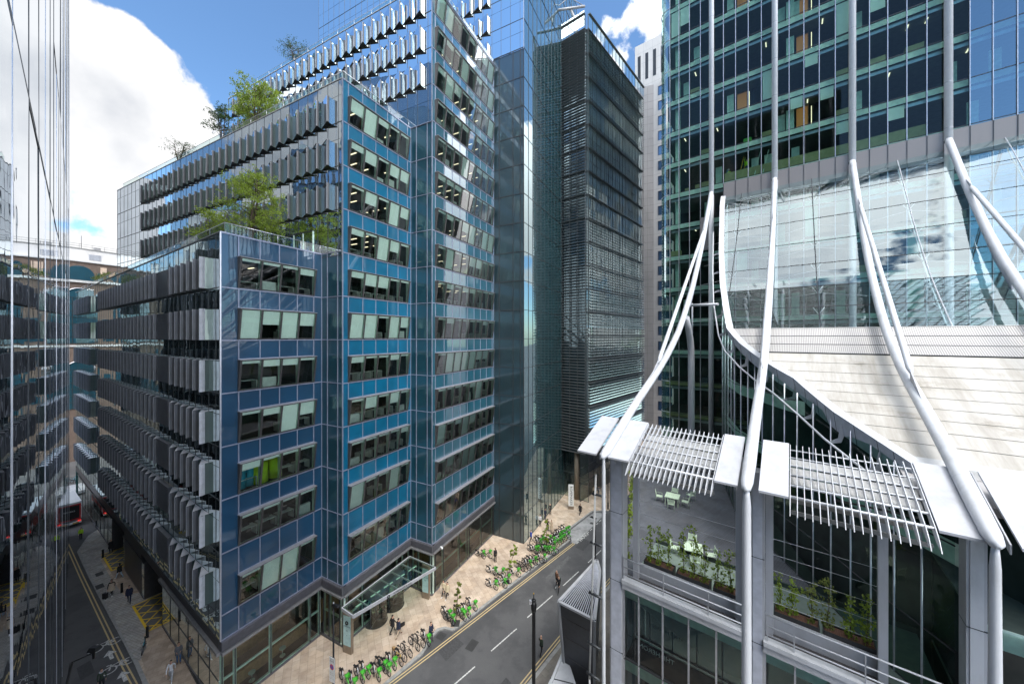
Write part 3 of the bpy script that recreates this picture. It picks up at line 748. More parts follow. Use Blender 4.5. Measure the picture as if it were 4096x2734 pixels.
# lower block roof slab
q0 = add2(add2(C0, A, .05), nA, -.05)
body([add2(add2(C0, A, .06), P, .06), add2(add2(P1, A, -.02), P, .06), add2(P1, P, 60), add2(Lend, A, .2)], 35.9, 36.2, 'roof')
body([add2(add2(P2, A, .06), P, .06), add2(P3, P, .06), add2(P3, P, 54.3), add2(add2(P2, A, .06), P, 54.3)], 51.7, 52.0, 'roof')
body([add2(add2(P4, A, .06), P, .06), add2(P5, P, .06), add2(P5, P, 42.6), add2(add2(P4, A, .06), P, 42.6)], 67.2, 67.5, 'roof')
P7 = add2(P6, A, tw)
body([add2(add2(P6, A, .1), P, .1), add2(P7, P, .1), add2(P7, P, 44), add2(add2(P6, A, .1), P, 44)], 20, 94.2, 'tower_core')
body([add2(add2(P2, A, 9.5), P, 9.5), add2(P7, P, 9.5), add2(P7, P, 44), add2(add2(P2, A, 9.5), P, 40)], .12, 51.6, 'core')
# far ends so that nothing is hollow
m = MB()
for p, ln, z0, z1, q in ((P2, 54.4, 36, 52.1, 12), (P4, 42.7, 52, 67.6, 14)):
    e = add2(p, P, ln); F = frame(e, A, P); m.face([F(0, 0, z0), F(q, 0, z0), F(q, 0, z1), F(0, 0, z1)], 'c_side')
F = frame(Lend, A, L); m.face([F(0, 0, .1), F(20, 0, .1), F(20, 0, 36.3), F(0, 0, 36.3)], 'c_side1'); OB(m, 'rear_glazing')

# copings and glass balustrades
def balustrade(pts, z, h=.95, off=.12):
    m = MB()
    for a, b_ in zip(pts[:-1], pts[1:]):
        m.face([(*a, z), (*b_, z), (*b_, z + h), (*a, z + h)], 'glass_r'); m.tube([(*a, z + h), (*b_, z + h)], .025, 'mull_g', 6)
        ln = math.hypot(b_[0] - a[0], b_[1] - a[1]); n = max(1, int(ln / 3))
        for i in range(n + 1):
            t = i / n; x = a[0] + (b_[0] - a[0]) * t; y = a[1] + (b_[1] - a[1]) * t; m.tube([(x, y, z), (x, y, z + h)], .018, 'mull_g', 5)
    OB(m, 'balustrade')
balustrade([add2(add2(C0, L, 64), A, .4), add2(add2(C0, L, .25), A, .35), add2(P1, nA, -.25)], 36.33, .85)
balustrade([add2(add2(P2, P, 53), A, .3), add2(add2(P2, P, .3), A, .3), add2(P3, nA, -.3)], 52.1, .95)
balustrade([add2(add2(P4, P, 41), A, .3), add2(add2(P4, P, .3), A, .3), add2(P5, nA, -.3)], 67.6, 1.0)
m = MB()
for F_, ln, z in ((FL, 66.5, 36.33), (F2, 54.4, 52.1), (frame(P4, P, nP), 42.7, 67.6)):
    m.fbox(F_, -.03, ln, -.35, .05, z, z + .07, 'coping')
OB(m, 'coping')

m = MB()
for s_, k, w in ((1.75, 'cyan', .5), (2.55, 'cyan', .35), (3.3, 'lime', .65), (4.6, 'lime', .5)):
    p = FA1s(s_, -1.3, 16.22) if False else (C0[0] + s_ * A[0] - 1.3 * nA[0], C0[1] + s_ * A[1] - 1.3 * nA[1], 16.22)
    m.tube([p, (p[0], p[1], 17.9)], w, k, 16)
OB(m, 'soft_seating')
# ---------------- ground floor
def fascia(F, s0, s1, e0=0, e1=0):
    m = MB()
    m.fbox(F, s0 - e0, s1 + e1, -.3, .16, 4.98, 5.68, 'fascia')
    for k in range(8):
        z = 5.03 + k * .082; m.fbox(F, s0 - e0, s1 + e1, .16, .20, z, z + .035, 'fascia')
    m.fbox(F, s0 - e0 - .0, s1 + e1, -.3, .30, 4.72, 4.9, 'frame_top')
    OB(m, 'fascia')
FA1 = frame(C0, A, nA); FA2 = frame(P2, A, nA); FA3 = frame(P4, A, nA)
FR1 = frame(P1, nA, nP); FR2 = frame(P3, nA, nP)
fascia(FA1, 0, 8.08, .0, .0); fascia(FR1, .3, 2.947, 0, .16); fascia(FA2, 0, 8.752, 0, 0); fascia(FR2, .3, 3.067, 0, .16); fascia(FA3, 0, 13.441, 0, 0)
def shopfront(F, s0, s1, posts, name='ground_floor_glazing', trans=2.5, dk='mull_d', gl='glass_w', o=-.12, z1=4.72):
    m = MB()
    m.face([F(s0, o, .3), F(s1, o, .3), F(s1, o, z1), F(s0, o, z1)], gl)
    m.fbox(F, s0, s1, o - .12, o + .05, .12, .3, 'fascia')
    m.fbox(F, s0, s1, o - .16, o - .03, trans, trans + .16, 'mint')
    m.fbox(F, s0, s1, o - .2, o - .03, .3, .42, 'mint')
    for s in posts:
        m.fbox(F, s - .10, s + .10, o - .18, o - .02, .42, z1, 'mint'); m.fbox(F, s - .035, s + .035, o - .02, o + .05, .12, z1, dk)
    OB(m, name)
shopfront(FA1, .0, 8.0, [.15, 1.0, 3.6, 7.0, 7.95])
shopfront(FR1, .0, 2.95, [.1, .9, 2.4, 2.85])
shopfront(FA2, 0, 8.7, [.2, .7, 2.4, 6.9, 7.7, 8.6])
shopfront(FR2, 0, 3.07, [.1, .9, 2.6, 2.95])
shopfront(FA3, 0, 13.4, [.2, .7, 2.1, 5.2, 6.9, 7.4, 10.3, 13.3])
m = MB()   # lobby inside
m.prism([add2(C0, P, .2), add2(P1, P, .3), add2(P1, P, 9), add2(C0, P, 9)], .1, .125, 'carpet')
def lob(F, s0, s1, dp=7):
    m.fbox(F, s0, s1, -dp - .1, -dp, .12, 4.7, 'wall_in'); m.fbox(F, s0, s1, -dp, -.4, 4.45, 4.7, 'ceil_d'); m.fbox(F, s0, s1, -dp, -.3, .05, .14, 'carpet')
    m.fbox(F, s0 + .6, s1 - .4, -2.0, -1.6, .14, 1.05, 'wood'); m.fbox(F, s0 + .6, s1 - .4, -4.6, -4.4, .14, 2.3, 'wood')
    for s in arange(s0 + 1, s1 - 1, 2.2):
        m.fbox(F, s, s + .12, -3.2, -1.4, 4.40, 4.445, 'lit')
lob(FA1, .95, 8); lob(FA2, 0, 8.6); lob(FA3, 0, 13.4); OB(m, 'lobby')
for s, o_ in ((2.6, -1.0), (5.1, -1.1)):
    p = FA1(s, o_, 0); st = MB(); st.tube([(p[0], p[1], .14), (p[0], p[1], .17)], .22, 'mint', 12); st.tube([(p[0], p[1], .17), (p[0], p[1], .78)], .03, 'mint', 8); st.tube([(p[0], p[1], .78), (p[0], p[1], .84)], [.24, .26], 'mint', 14)
    t_ = st.build('bar_stool'); t_['label'] = ('pale green bar stool inside the lobby window, nearer the street corner' if s < 3 else 'pale green bar stool inside the lobby window, nearer the revolving doors'); t_['category'] = 'stool'; t_['group'] = 'stools behind the lobby window'
# left hand street side
m = MB()
m.fbox(FL, 0, 15.0, -.3, .24, 4.72, 4.95, 'frame_top'); m.fbox(FL, 0, 66, -.3, .02, 4.98, 5.70, 'frame')
m.fbox(FL, 15.0, 66, -.3, -.0, 4.72, 4.98, 'frame'); OB(m, 'fascia')
def lshop(s0, s1, posts, z1):
    m = MB(); o = -.05
    m.face([FL(s0, o, .3), FL(s1, o, .3), FL(s1, o, z1), FL(s0, o, z1)], 'c_lobby')
    m.fbox(FL, s0, s1, o - .2, o + .04, .12, .32, 'fascia'); m.fbox(FL, s0, s1, o - .6, o + .1, z1, z1 + .14, 'frame')
    for s in posts: m.fbox(FL, s - .03, s + .03, o - .03, o + .03, .3, z1, 'mull_d')
    m.fbox(FL, s0, s1, o - .03, o + .03, 2.4, 2.44, 'mull_d')
    for s in (s0, s1):
        if s > 1: m.fbox(FL, s - .05, s + .05, -4, o, .12, z1, 'frame')
    OB(m, 'ground_floor_glazing')
M['c_lobby'] = cladding('green_grey_lobby_glass', (.10, .12, .09), .12, .75, (.95, 1, .95))
lshop(.05, 14.9, [2.4, 4.9, 7.4, 9.9, 12.4], 4.72); lshop(21.5, 31.0, [24, 26.5, 29], 4.0); lshop(37.5, 64.5, [40 + 2.5 * k for k in range(9)], 4.4)
m = MB()
m.fbox(FL, 15, 21.4, -6.1, -6, .12, 4.7, 'slab_d'); m.fbox(FL, 31.1, 37.4, -6.1, -6, .12, 4.7, 'slab_d'); m.fbox(FL, 22.6, 30.4, -.12, -.02, .3, 4.72, 'frame') 
for s in (15.1, 16.8, 18.6, 20.2, 32, 34, 36): m.fbox(FL, s, s + .25, -6, -5.6, .12, 4.7, 'black')
m.fbox(FL, 15, 37.4, -6, -.3, 5.6, 5.74, 'slab_d')
OB(m, 'service_bay')
# yellow hatching in the two service bays
for s0, s1 in ((15.2, 21.2), (31.3, 37.3)):
    m = MB(); z = .137
    m.face([FL(s0, .9, z - .003), FL(s1, .9, z - .003), FL(s1, -5.8, z - .003), FL(s0, -5.8, z - .003)], 'dark_p')
    def hb(a, b_, w=.09):
        d = unit(b_[0] - a[0], b_[1] - a[1]); q = (-d[1] * w, d[0] * w)
        m.face([FL(a[0] - q[0], a[1] - q[1], z + .003), FL(b_[0] - q[0], b_[1] - q[1], z + .003), FL(b_[0] + q[0], b_[1] + q[1], z + .003), FL(a[0] + q[0], a[1] + q[1], z + .003)], 'hatchy')
    hb((s0, .85), (s1, .85)); hb((s0 + .1, .9), (s0 + .1, -5)); hb((s1 - .1, .9), (s1 - .1, -5))
    for k in range(-4, 6):
        a = s0 + k * 1.5
        for sg in (1, -1):
            x0, x1 = (a, a + 5.6) if sg > 0 else (a + 5.6, a)
            pts = []
            for t in (0, 1):
                pass
            # clip to the bay
            t0, t1 = 0.0, 1.0; dx = x1 - x0
            lo, hi = sorted(((s0 - x0) / dx, (s1 - x0) / dx)); t0 = max(t0, lo); t1 = min(t1, hi)
            if t1 - t0 > .05: hb((x0 + dx * t0, .85 - 5.6 * t0), (x0 + dx * t1, .85 - 5.6 * t1), .06)
    o = m.build('yellow_hatching'); o['kind'] = 'structure'
# entrance canopy
cz = 4.2
ca, cb, cc, cd = (-15.25, 31.55), (-13.84, 30.67), (-8.03, 37.12), (-11.3, 39.0)
m = MB(); m.face([(*ca, cz + .06), (*cb, cz + .06), (*cc, cz + .06), (*cd, cz + .06)], 'glass_k')
OB(m, 'canopy_glass')
m = MB()
def lerp(a, b_, t): return (a[0] + (b_[0] - a[0]) * t, a[1] + (b_[1] - a[1]) * t)
m.beam((*cb, cz - .05), (*cc, cz - .05), .10, .30, 'steel'); m.beam((*ca, cz - .03), (*cb, cz - .03), .10, .26, 'steel'); m.beam((*cc, cz - .02), (*cd, cz - .02), .08, .16, 'steel'); m.beam((*cd, cz - .02), (*ca, cz - .02), .12, .2, 'steel')
for t in (.17, .34, .51, .67, .84):
    m.beam((*lerp(ca, cd, t), cz - .04), (*lerp(cb, cc, t), cz - .04), .05, .16, 'steel')
OB(m, 'canopy_frame')
m = MB()
for t in (.1, .28, .45, .62, .8):
    a = lerp(lerp(ca, cd, t), lerp(cb, cc, t), .45); c = lerp(lerp(ca, cd, t + .12), lerp(cb, cc, t + .12), .45); m.beam((*a, cz - .12), (*c, cz - .12), .12, .05, 'mint')
OB(m, 'canopy_light')
tx = unit(cc[0] - cb[0], cc[1] - cb[1]); mid = lerp(cb, cc, .55); nx = (tx[1], -tx[0])
o = text('canopy_lettering', 'ROPEMAKER PLACE', .22, 'black', office, facemat((mid[0] + nx[0] * .06, mid[1] + nx[1] * .06, cz - .05), (*tx, 0), (0, 0, 1)))
o.matrix_parent_inverse = Matrix.Translation((-C0[0], -C0[1], 0))
m = MB(); c_ = lerp(cb, cc, .38); m.torus((c_[0] + nx[0] * .07, c_[1] + nx[1] * .07, cz - .05), .11, .04, (*nx, 0), 'black', 16, 6); OB(m, 'canopy_emblem')
# two revolving doors
for s in (3.6, 5.9):
    c = FA2(s, .25, 0); m = MB()
    for z, h in ((.13, .03), (3.0, .35)):
        m.tube([(c[0], c[1], z), (c[0], c[1], z + h)], 1.12, 'fascia' if z > 1 else 'iron', 28, True, False)
    n = 20
    for i in range(n):
        a0, a1 = 2 * math.pi * i / n, 2 * math.pi * (i + 1) / n
        if i % 10 in (3, 4): continue
        m.face([(c[0] + 1.08 * math.cos(a0), c[1] + 1.08 * math.sin(a0), .16), (c[0] + 1.08 * math.cos(a1), c[1] + 1.08 * math.sin(a1), .16), (c[0] + 1.08 * math.cos(a1), c[1] + 1.08 * math.sin(a1), 3.0), (c[0] + 1.08 * math.cos(a0), c[1] + 1.08 * math.sin(a0), 3.0)], 'glass_k')
    o = OB(m, 'revolving_door')
    m = MB()
    for i in range(3):
        a = 2 * math.pi * i / 3 + .4; e = (c[0] + 1.04 * math.cos(a), c[1] + 1.04 * math.sin(a))
        m.face([(c[0], c[1], .18), (*e, .18), (*e, 2.98), (c[0], c[1], 2.98)], 'glass_k'); m.tube([(*e, .17), (*e, 2.98)], .035, 'fascia', 6); m.tube([(c[0], c[1], .17), (*e, .17)], .05, 'fascia', 6)
    m.tube([(c[0], c[1], .17), (c[0], c[1], 2.98)], .05, 'fascia', 8)
    w = m.build('door_wings', o)

# ================================================================== THE TOWER ACROSS THE STREET
def CP(a, b_, z): return (W[0] * a + N[0] * b_, W[1] * a + N[1] * b_, z)
def XY(a, b_): return CP(a, b_, 0)[:2]
B0 = 49.5
tower = empty('curved_tower', 'green glass curved office tower with white masts, swooping atrium roof and terrace', 'building')
def TW(m, name, label=None, kind=None):
    o = m.build(name, tower)
    if label: o['label'] = label
    if kind: o['kind'] = kind
    return o
FT = lambda s, o, z: CP(s, B0 - o, z)
AM = [-12.56, -11.45, -10.2, -8.95] + [-7.7 + 1.253 * k for k in range(0, 27)]
TF = [51.34 + 4.1 * k for k in range(-11, 14)]
m = MB(); g = MB()
for i in range(len(TF) - 1):
    for j in range(len(AM) - 1):
        panel(m, FT, AM[j], AM[j + 1], TF[i], TF[i + 1], 'glass_s' if AM[j] > 11.5 else 'glass_c', 0, .003, .01)
    g.fbox(FT, AM[0], AM[-1], -.03, .03, TF[i] - .03, TF[i] + .03, 'mull_d')
arc = []
for k in range(0, 9):
    a = math.pi / 2 * k / 8; arc.append((-12.56 - 1.4 * math.sin(a), B0 + 1.4 - 1.4 * math.cos(a)))
arc.append((-13.96, 56.5))
for i in range(len(TF) - 1):
    for (a0, b0), (a1, b1) in zip(arc[:-1], arc[1:]):
        m.face([CP(a0, b0, TF[i]), CP(a1, b1, TF[i]), CP(a1, b1, TF[i + 1]), CP(a0, b0, TF[i + 1])], 'glass_c', True)
    g.tube([CP(a0, b0 - .02, TF[i]) for a0, b0 in arc[:-1]], .05, 'mull_g', 5, True, False)
TW(m, 'curtain_glazing')
for j, s in enumerate(AM):
    g.fbox(FT, s - .028, s + .028, .0, .13, TF[0], TF[-1], 'mull_g')
    g.fbox(FT, s - .05, s + .05, -.06, -.0, TF[0], TF[-1], 'mull_d')
TW(g, 'mullion_grid')
# slabs, ceilings and rooms
arci = [(-12.5 - 1.1 * math.sin(math.pi / 2 * k / 8), B0 + 1.4 - 1.1 * math.cos(math.pi / 2 * k / 8)) for k in range(9)]
m = MB()
for i, z in enumerate(TF[:-1]):
    hid = z < 26
    edge = [XY(AM[-1], B0 + .28)] + [XY(a, b_) for a, b_ in arci] + [XY(-13.6, 56.6)]
    ek = 'slab_g' if z > 25 else 'cream'
    for (x0, y0), (x1, y1) in zip(edge[:-1], edge[1:]):
        m.face([(x0, y0, z - .50), (x1, y1, z - .50), (x1, y1, z + .05), (x0, y0, z + .05)], ek)
    poly = edge + [XY(-13.6, 56.6), XY(AM[-1], 56.6)]
    m.face([(*p, z + .05) for p in poly], 'carpet'); m.face([(*p, z - .62) for p in poly], 'ceil_d')
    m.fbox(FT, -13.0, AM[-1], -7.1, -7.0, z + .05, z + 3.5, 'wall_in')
    # a bulkhead strip behind the slab edge
    m.fbox(FT, -12.5, AM[-1], -.5, -.42, z - .95, z - .62, 'mull_g')
    if z > 28:
        for j in range(0, 22):
            s = AM[j]; r = rnd.random()
            if r < .10: m.fbox(FT, s + .1, s + 1.15, -.34, -.32, z + 4.1 - .62 - rnd.choice((1.2, 2.2, 3.2)), z + 4.1 - .62, 'blind')
            elif r < .22: m.fbox(FT, s + .2, s + .9, -1.6, -1.5, z + .05, z + 2.6, 'mint')
            elif r < .30: m.fbox(FT, s, s + 1.2, -1.1, -.5, z + .05, z + .8, 'cream')
            if rnd.random() < .09: m.fbox(FT, s + .3, s + .40, -2.2, -1.4, z + 3.40, z + 3.44, 'lit_w')
        if z > 58 or z < 50: pass
    if 50 < z < 80:
        for s in [q_ for q_ in (-5.3, .45) if rnd.random() < .75]:
            m.fbox(FT, s, s + 1.1, -2.6, -2.5, z + .05, z + 3.4, 'wood'); m.fbox(FT, s + 1.5, s + 1.9, -2.2, -1.9, z + .6, z + 3.0, 'black'); m.fbox(FT, s - .9, s - .2, -1.2, -1.1, z + .05, z + 2.7, 'mint')
            m.fbox(FT, s + .02, s + 1.0, -2.49, -2.47, z + .4, z + 3.2, 'warm'); m.fbox(FT, s + 1.28, s + 1.34, -1.9, -1.88, z + .5, z + 2.8, 'lit')
    if z > 28: 
        m.fbox(FT, -12.1, -11.6, -1.5, -.9, z, z + 3.5, 'mint')
TW(m, 'office_floors')
m = MB()   # partition and clutter on the floor being fitted out
zf = 47.24
m.fbox(FT, -6.4, 9.9, -.7, -.62, zf + .05, zf + 1.25, 'cream')
for s, k in ((-5.0, 'b_yel'), (-3.4, 'mint'), (-2.6, 'mint')):
    a = Vector(FT(s, -.55, zf + .1)); m.beam(a, Vector(FT(s + .55, -1.0, zf + 2.9)), .06, .06, k)
for s, k in ((-6.2, 'b_cyan'), (-4.4, 'b_yel')):
    for e in (-.35, .35): m.beam(Vector(FT(s + e, -1.1, zf + .1)), Vector(FT(s, -1.2, zf + 1.9)), .06, .05, k)
m.fbox(FT, -4.5, -3.7, -1.6, -1.0, zf + 4.15, zf + 5.0, 'green'); m.fbox(FT, -2.6, -1.9, -1.6, -1.0, zf + 4.15, zf + 5.1, 'green')
for s in (-10.9, -9.7, -9.4, -6.6): m.fbox(FT, s, s + .5, -1.2, -.7, zf + .05, zf + rnd.uniform(.4, .8), 'cream')
TW(m, 'fit_out_clutter')
m = MB(); m.fbox(FT, -6.4, AM[-1], .02, .16, 44.5, 47.05, 'pinkg')
for s in AM[4:]: m.fbox(FT, s - .02, s + .02, .16, .2, 44.5, 47.05, 'mull_d')
m.fbox(FT, -9.0, -7.95, .02, .14, 39.3, 43.4, 'pinkg'); TW(m, 'perforated_band')
m = MB(); m.prism([XY(-13.9, 56.7), XY(AM[-1], 56.7), XY(AM[-1], 80), XY(-5, 80), XY(-5, 57.4), XY(-13.9, 57.4)], .1, 112, 'slab_d', 'roof_s'); TW(m, 'tower_core')

PROF = [(15, 21.35), (17.2, 22.2), (18.8, 22.85), (21.5, 24.0), (24.5, 25.1), (28.5, 26.55), (33.2, 28.9), (35, 30.3), (39, 33.7), (42.4, 37.4), (45, 40.6), (47, 43.3), (49.3, 46.3)]
PB = [p[0] for p in PROF]; PZ = [p[1] for p in PROF]
# a smooth curve through the profile
_k = np.linspace(15, 49.3, 60); _z = np.interp(_k, PB, PZ)
for _ in range(6): _z[1:-1] = (_z[:-2] + _z[1:-1] * 2 + _z[2:]) / 4
def pz(b_, off=0.0): return float(np.interp(b_, _k, _z)) + off
MAST = [-7.7, -1.45, 4.84, 11.09, 17.4]
for i, a in enumerate(MAST):
    m = MB()
    tipb = 17.2
    pts = []; rr = []
    for b_ in [49.25, 48.6, 47, 45, 43, 41, 39, 37, 35, 33, 31, 29, 27, 25, 23, 21.5, 20, 18.8, 17.7, 17.35, 17.2]:
        pts.append(CP(a, b_, pz(b_))); rr.append(.245 if b_ > 18 else (.22 if b_ > 17.5 else (.17 if b_ > 17.3 else .05)))
    m.tube(pts, rr, 'white_m', 14)
    for j in range(1, len(pts) - 4):
        p = Vector(pts[j]); d = (Vector(pts[j + 1]) - p).normalized(); m.tube([p - d * .012, p + d * .012], .251, 'edge_s', 14, False)
    # web plate under the upper half
    up = [(b_, pz(b_, -.2)) for b_ in (46, 43, 40, 37.5)]; lo = [(b_, pz(b_, -.55 - .5 * q)) for b_, q in ((37.5, 1), (40, .9), (43, .5), (46, .0))]
    m.extrude([CP(a - .05, b_, z) for b_, z in up + lo], Vector(CP(.1, 0, 0)), 'edge_s')
    TW(m, 'mast')
    m = MB()
    m.tube([CP(a, 49.25, 46.2), CP(a, 49.25, 112)], .28, 'col_w', 14)
    for z in TF:
        if z > 46: m.tube([CP(a, 49.25, z - .02 + .0), CP(a, 49.25, z + .02)], .288, 'edge_s', 14, False)
    TW(m, 'facade_column')
    m = MB(); m.tube([CP(a, 49.0, 6), CP(a, 49.1, 45.9)], .29, 'steel', 12); TW(m, 'lower_column')
    # tie rod with forked ends
    m = MB()
    b1, b2 = 44.4, 27.0
    p1 = Vector(CP(a + .02, b1, pz(b1, .55))); p2 = Vector(CP(a + .02, b2, pz(b2, .55))); d = (p2 - p1).normalized()
    m.tube([p1, p1 + d * .5, p2 - d * .5, p2], [.05, .15, .15, .05], 'white_m', 10)
    m.extrude([CP(a - .02, b2 - 2.2, pz(b2 - 2.2, .2)), CP(a - .02, b2 + .1, pz(b2, .75)), CP(a - .02, b2 + .1, pz(b2, .2))], Vector(CP(.05, 0, 0)), 'steel')
    m.extrude([CP(a - .02, b1 - .2, pz(b1, .65)), CP(a - .02, b1 + 1.2, pz(b1 + 1.2, .15)), CP(a - .02, b1 - .3, pz(b1 - .3, .15))], Vector(CP(.05, 0, 0)), 'steel')
    TW(m, 'tie_rod')
# forked leg of the first mast
m = MB(); a = MAST[0]
m.tube([CP(a, 38.1, 1), CP(a, 38.1, 26.2), CP(a, 38.0, 27.3), CP(a, 37.6, 28.3), CP(a, 36.9, 29.3), CP(a, 36.0, 30.3)], [.3, .3, .3, .29, .28, .26], 'steel', 12)
TW(m, 'mast_leg')
m = MB(); m.tube([CP(a, 38.3, 31.6), CP(-5.3, 37.4, 31.5)], .13, 'white_m', 10); m.tube([CP(a, 38.5, 31.8), CP(a, 38.5, 28.8)], .08, 'white_m', 8); TW(m, 'cross_tube')

# ---------------- swooping roof
ZR = lambda b_: pz(b_, -.9)
EDGE = [(49.4, -6.7), (48.1, -6.65), (43.1, -6.05), (39.7, -5.49), (36.4, -4.74), (34.5, -4.28), (32.7, -3.16), (30.6, -1.67), (28.5, .11), (26.3, 1.12), (25.0, 1.74), (22.9, 3.05), (21.6, 3.88)]
def ea(b_): return float(np.interp(b_, [e[0] for e in EDGE][::-1], [e[1] for e in EDGE][::-1]))
AEND = 22.0
jl = [-4.57, 1.70, 7.96, 14.2]
m = MB(); g = MB()
rows = list(np.linspace(49.42, 34.6, 8))
for r0, r1 in zip(rows[:-1], rows[1:]):
    sub = np.linspace(r0, r1, 4)
    for s0, s1 in zip(sub[:-1], sub[1:]):
        st = [max(ea(s0), ea(s1)) + .35] + [x for x in sorted(jl + MAST[1:]) if x > ea(s1) + .5] + [AEND]
        for x0, x1 in zip(st[:-1], st[1:]):
            xa = ea(s0) + .35 if x0 == st[0] else x0; xb = ea(s1) + .35 if x0 == st[0] else x0
            m.face([CP(xb, s1, ZR(s1)), CP(x1, s1, ZR(s1)), CP(x1, s0, ZR(s0)), CP(xa, s0, ZR(s0))], 'glass_a')
    g.tube([CP(ea(r1) + .3, r1, ZR(r1) + .01), CP(AEND, r1, ZR(r1) + .01)], .028, 'mull_d', 4, False, False)
TW(m, 'atrium_glazing')
for x in jl:
    g.tube([CP(x, b_, ZR(b_) + .02) for b_ in np.linspace(49.4, 34.6, 14)], .035, 'mull_d' if x < 5 else 'white_m', 4, False, False)
TW(g, 'atrium_joints')
m = MB()  # spider arms and bracing inside the atrium
for x in (7.96, 14.2):
    m.tube([CP(x, b_, ZR(b_) - .7) for b_ in np.linspace(49, 35, 8)], .05, 'white_m', 6)
for x in (-4.57, 1.7, 7.96, 14.2):
    for b_ in rows[1:-1]:
        for dx in (-.35, .35):
            m.tube([CP(x, b_, ZR(b_) - .6), CP(x + dx, b_, ZR(b_) - .05)], .025, 'white_m', 4)
            m.tube([CP(x, b_, ZR(b_) - .6), CP(x + dx * 9, b_ + 1.6, ZR(b_) - .9)], .02, 'white_m', 4)
TW(m, 'atrium_bracing')
def surf(b_from, b_to, mat, n, off=0.0, ins=.35):
    m = MB()
    bs = np.linspace(b_from, b_to, n + 1)
    for s0, s1 in zip(bs[:-1], bs[1:]):
        m.face([CP(ea(s1) + ins, s1, ZR(s1) + off), CP(AEND, s1, ZR(s1) + off), CP(AEND, s0, ZR(s0) + off), CP(ea(s0) + ins, s0, ZR(s0) + off)], mat)
    return m
b = NB('ribbed_roof_metal'); wv = b.n('ShaderNodeTexWave', wave_type='BANDS', bands_direction='X'); wv.inputs['Scale'].default_value = 3.2
mp = b.n('ShaderNodeMapping'); mp.inputs['Rotation'].default_value = (0, 0, -math.atan2(W[1], W[0])); b.l(b.coord(), mp.inputs['Vector']); b.l(mp.outputs['Vector'], wv.inputs['Vector'])
M['ribs'] = b.done(b.pr(b.ramp(wv.outputs['Fac'], [(.3, (.25, .24, .23)), (.6, (.44, .425, .41))]), .5, .3, b.bump(wv.outputs['Fac'], .4, .02)))
o = TW(surf(34.6, 31.9, 'ribs', 4, .02), 'ribbed_gutter')
m = MB()
for b_ in (34.6, 33.8, 32.9, 31.9): m.tube([CP(ea(b_) + .4, b_, ZR(b_) + .03), CP(AEND, b_, ZR(b_) + .03)], .03, 'coping' if b_ > 34 else 'mull_d', 4, False, False)
TW(m, 'gutter_joints')
m = MB(); js = list(np.linspace(31.85, 22.3, 10))
for j0, j1 in zip(js[:-1], js[1:]):
    x = [ea((j0 + j1) / 2) + .3]
    sub = np.linspace(j0 - .02, j1 + .02, 3)
    for s0, s1 in zip(sub[:-1], sub[1:]):
        m.face([CP(ea(s1) + .35, s1, ZR(s1)), CP(AEND, s1, ZR(s1)), CP(AEND, s0, ZR(s0)), CP(ea(s0) + .35, s0, ZR(s0))], 'lead')
TW(m, 'roof_panels')
o = TW(surf(34.6, 22.0, 'mull_d', 12, -.06), 'roof_deck')
m = MB(); m.extrude([CP(3.9, 22.3, ZR(22.3) + .05), CP(3.9, 22.0, ZR(22.0)), CP(3.9, 21.9, ZR(22) - .35), CP(3.9, 22.3, ZR(22.3) - .35)], Vector(CP(AEND - 3.9, 0, 0)), 'coping')
m.extrude([CP(3.6, 22.2, 22.95), CP(3.6, 19.8, 22.6), CP(3.6, 19.8, 22.3), CP(3.6, 22.2, 22.6)], Vector(CP(AEND - 3.6, 0, 0)), 'stone_g')
TW(m, 'eaves')
# edge beam: white top strip and blue-grey side panels
eb = [e[0] for e in EDGE]; dense = []
for i in range(len(EDGE) - 1):
    for t in np.linspace(0, 1, 3)[:-1]: dense.append(EDGE[i][0] + (EDGE[i + 1][0] - EDGE[i][0]) * t)
dense.append(EDGE[-1][0])
m = MB(); g = MB()
for i in range(len(dense) - 1):
    s0, s1 = dense[i], dense[i + 1]; g0 = .012
    A0 = CP(ea(s0), s0, ZR(s0) + .18); A1 = CP(ea(s1), s1, ZR(s1) + .18); I0 = CP(ea(s0) + .50, s0, ZR(s0) + .16); I1 = CP(ea(s1) + .50, s1, ZR(s1) + .16)
    m.face([A0, A1, I1, I0], 'white_m')
    m.face([I0, I1, (I1[0], I1[1], I1[2] - .3), (I0[0], I0[1], I0[2] - .3)], 'white_m')
    h0 = .35 + .6 * min(1, max(0, (38 - s0) / 8)); h1 = .35 + .6 * min(1, max(0, (38 - s1) / 8))
    B0_ = CP(ea(s0) + .12, s0, ZR(s0) + .16 - h0); B1_ = CP(ea(s1) + .12, s1, ZR(s1) + .16 - h1)
    m.face([A0, A1, B1_, B0_], 'edge_s')
    g.beam(Vector(A0), Vector(B0_), .02, .02, 'mull_d')
TW(m, 'edge_beam'); TW(g, 'edge_joints')
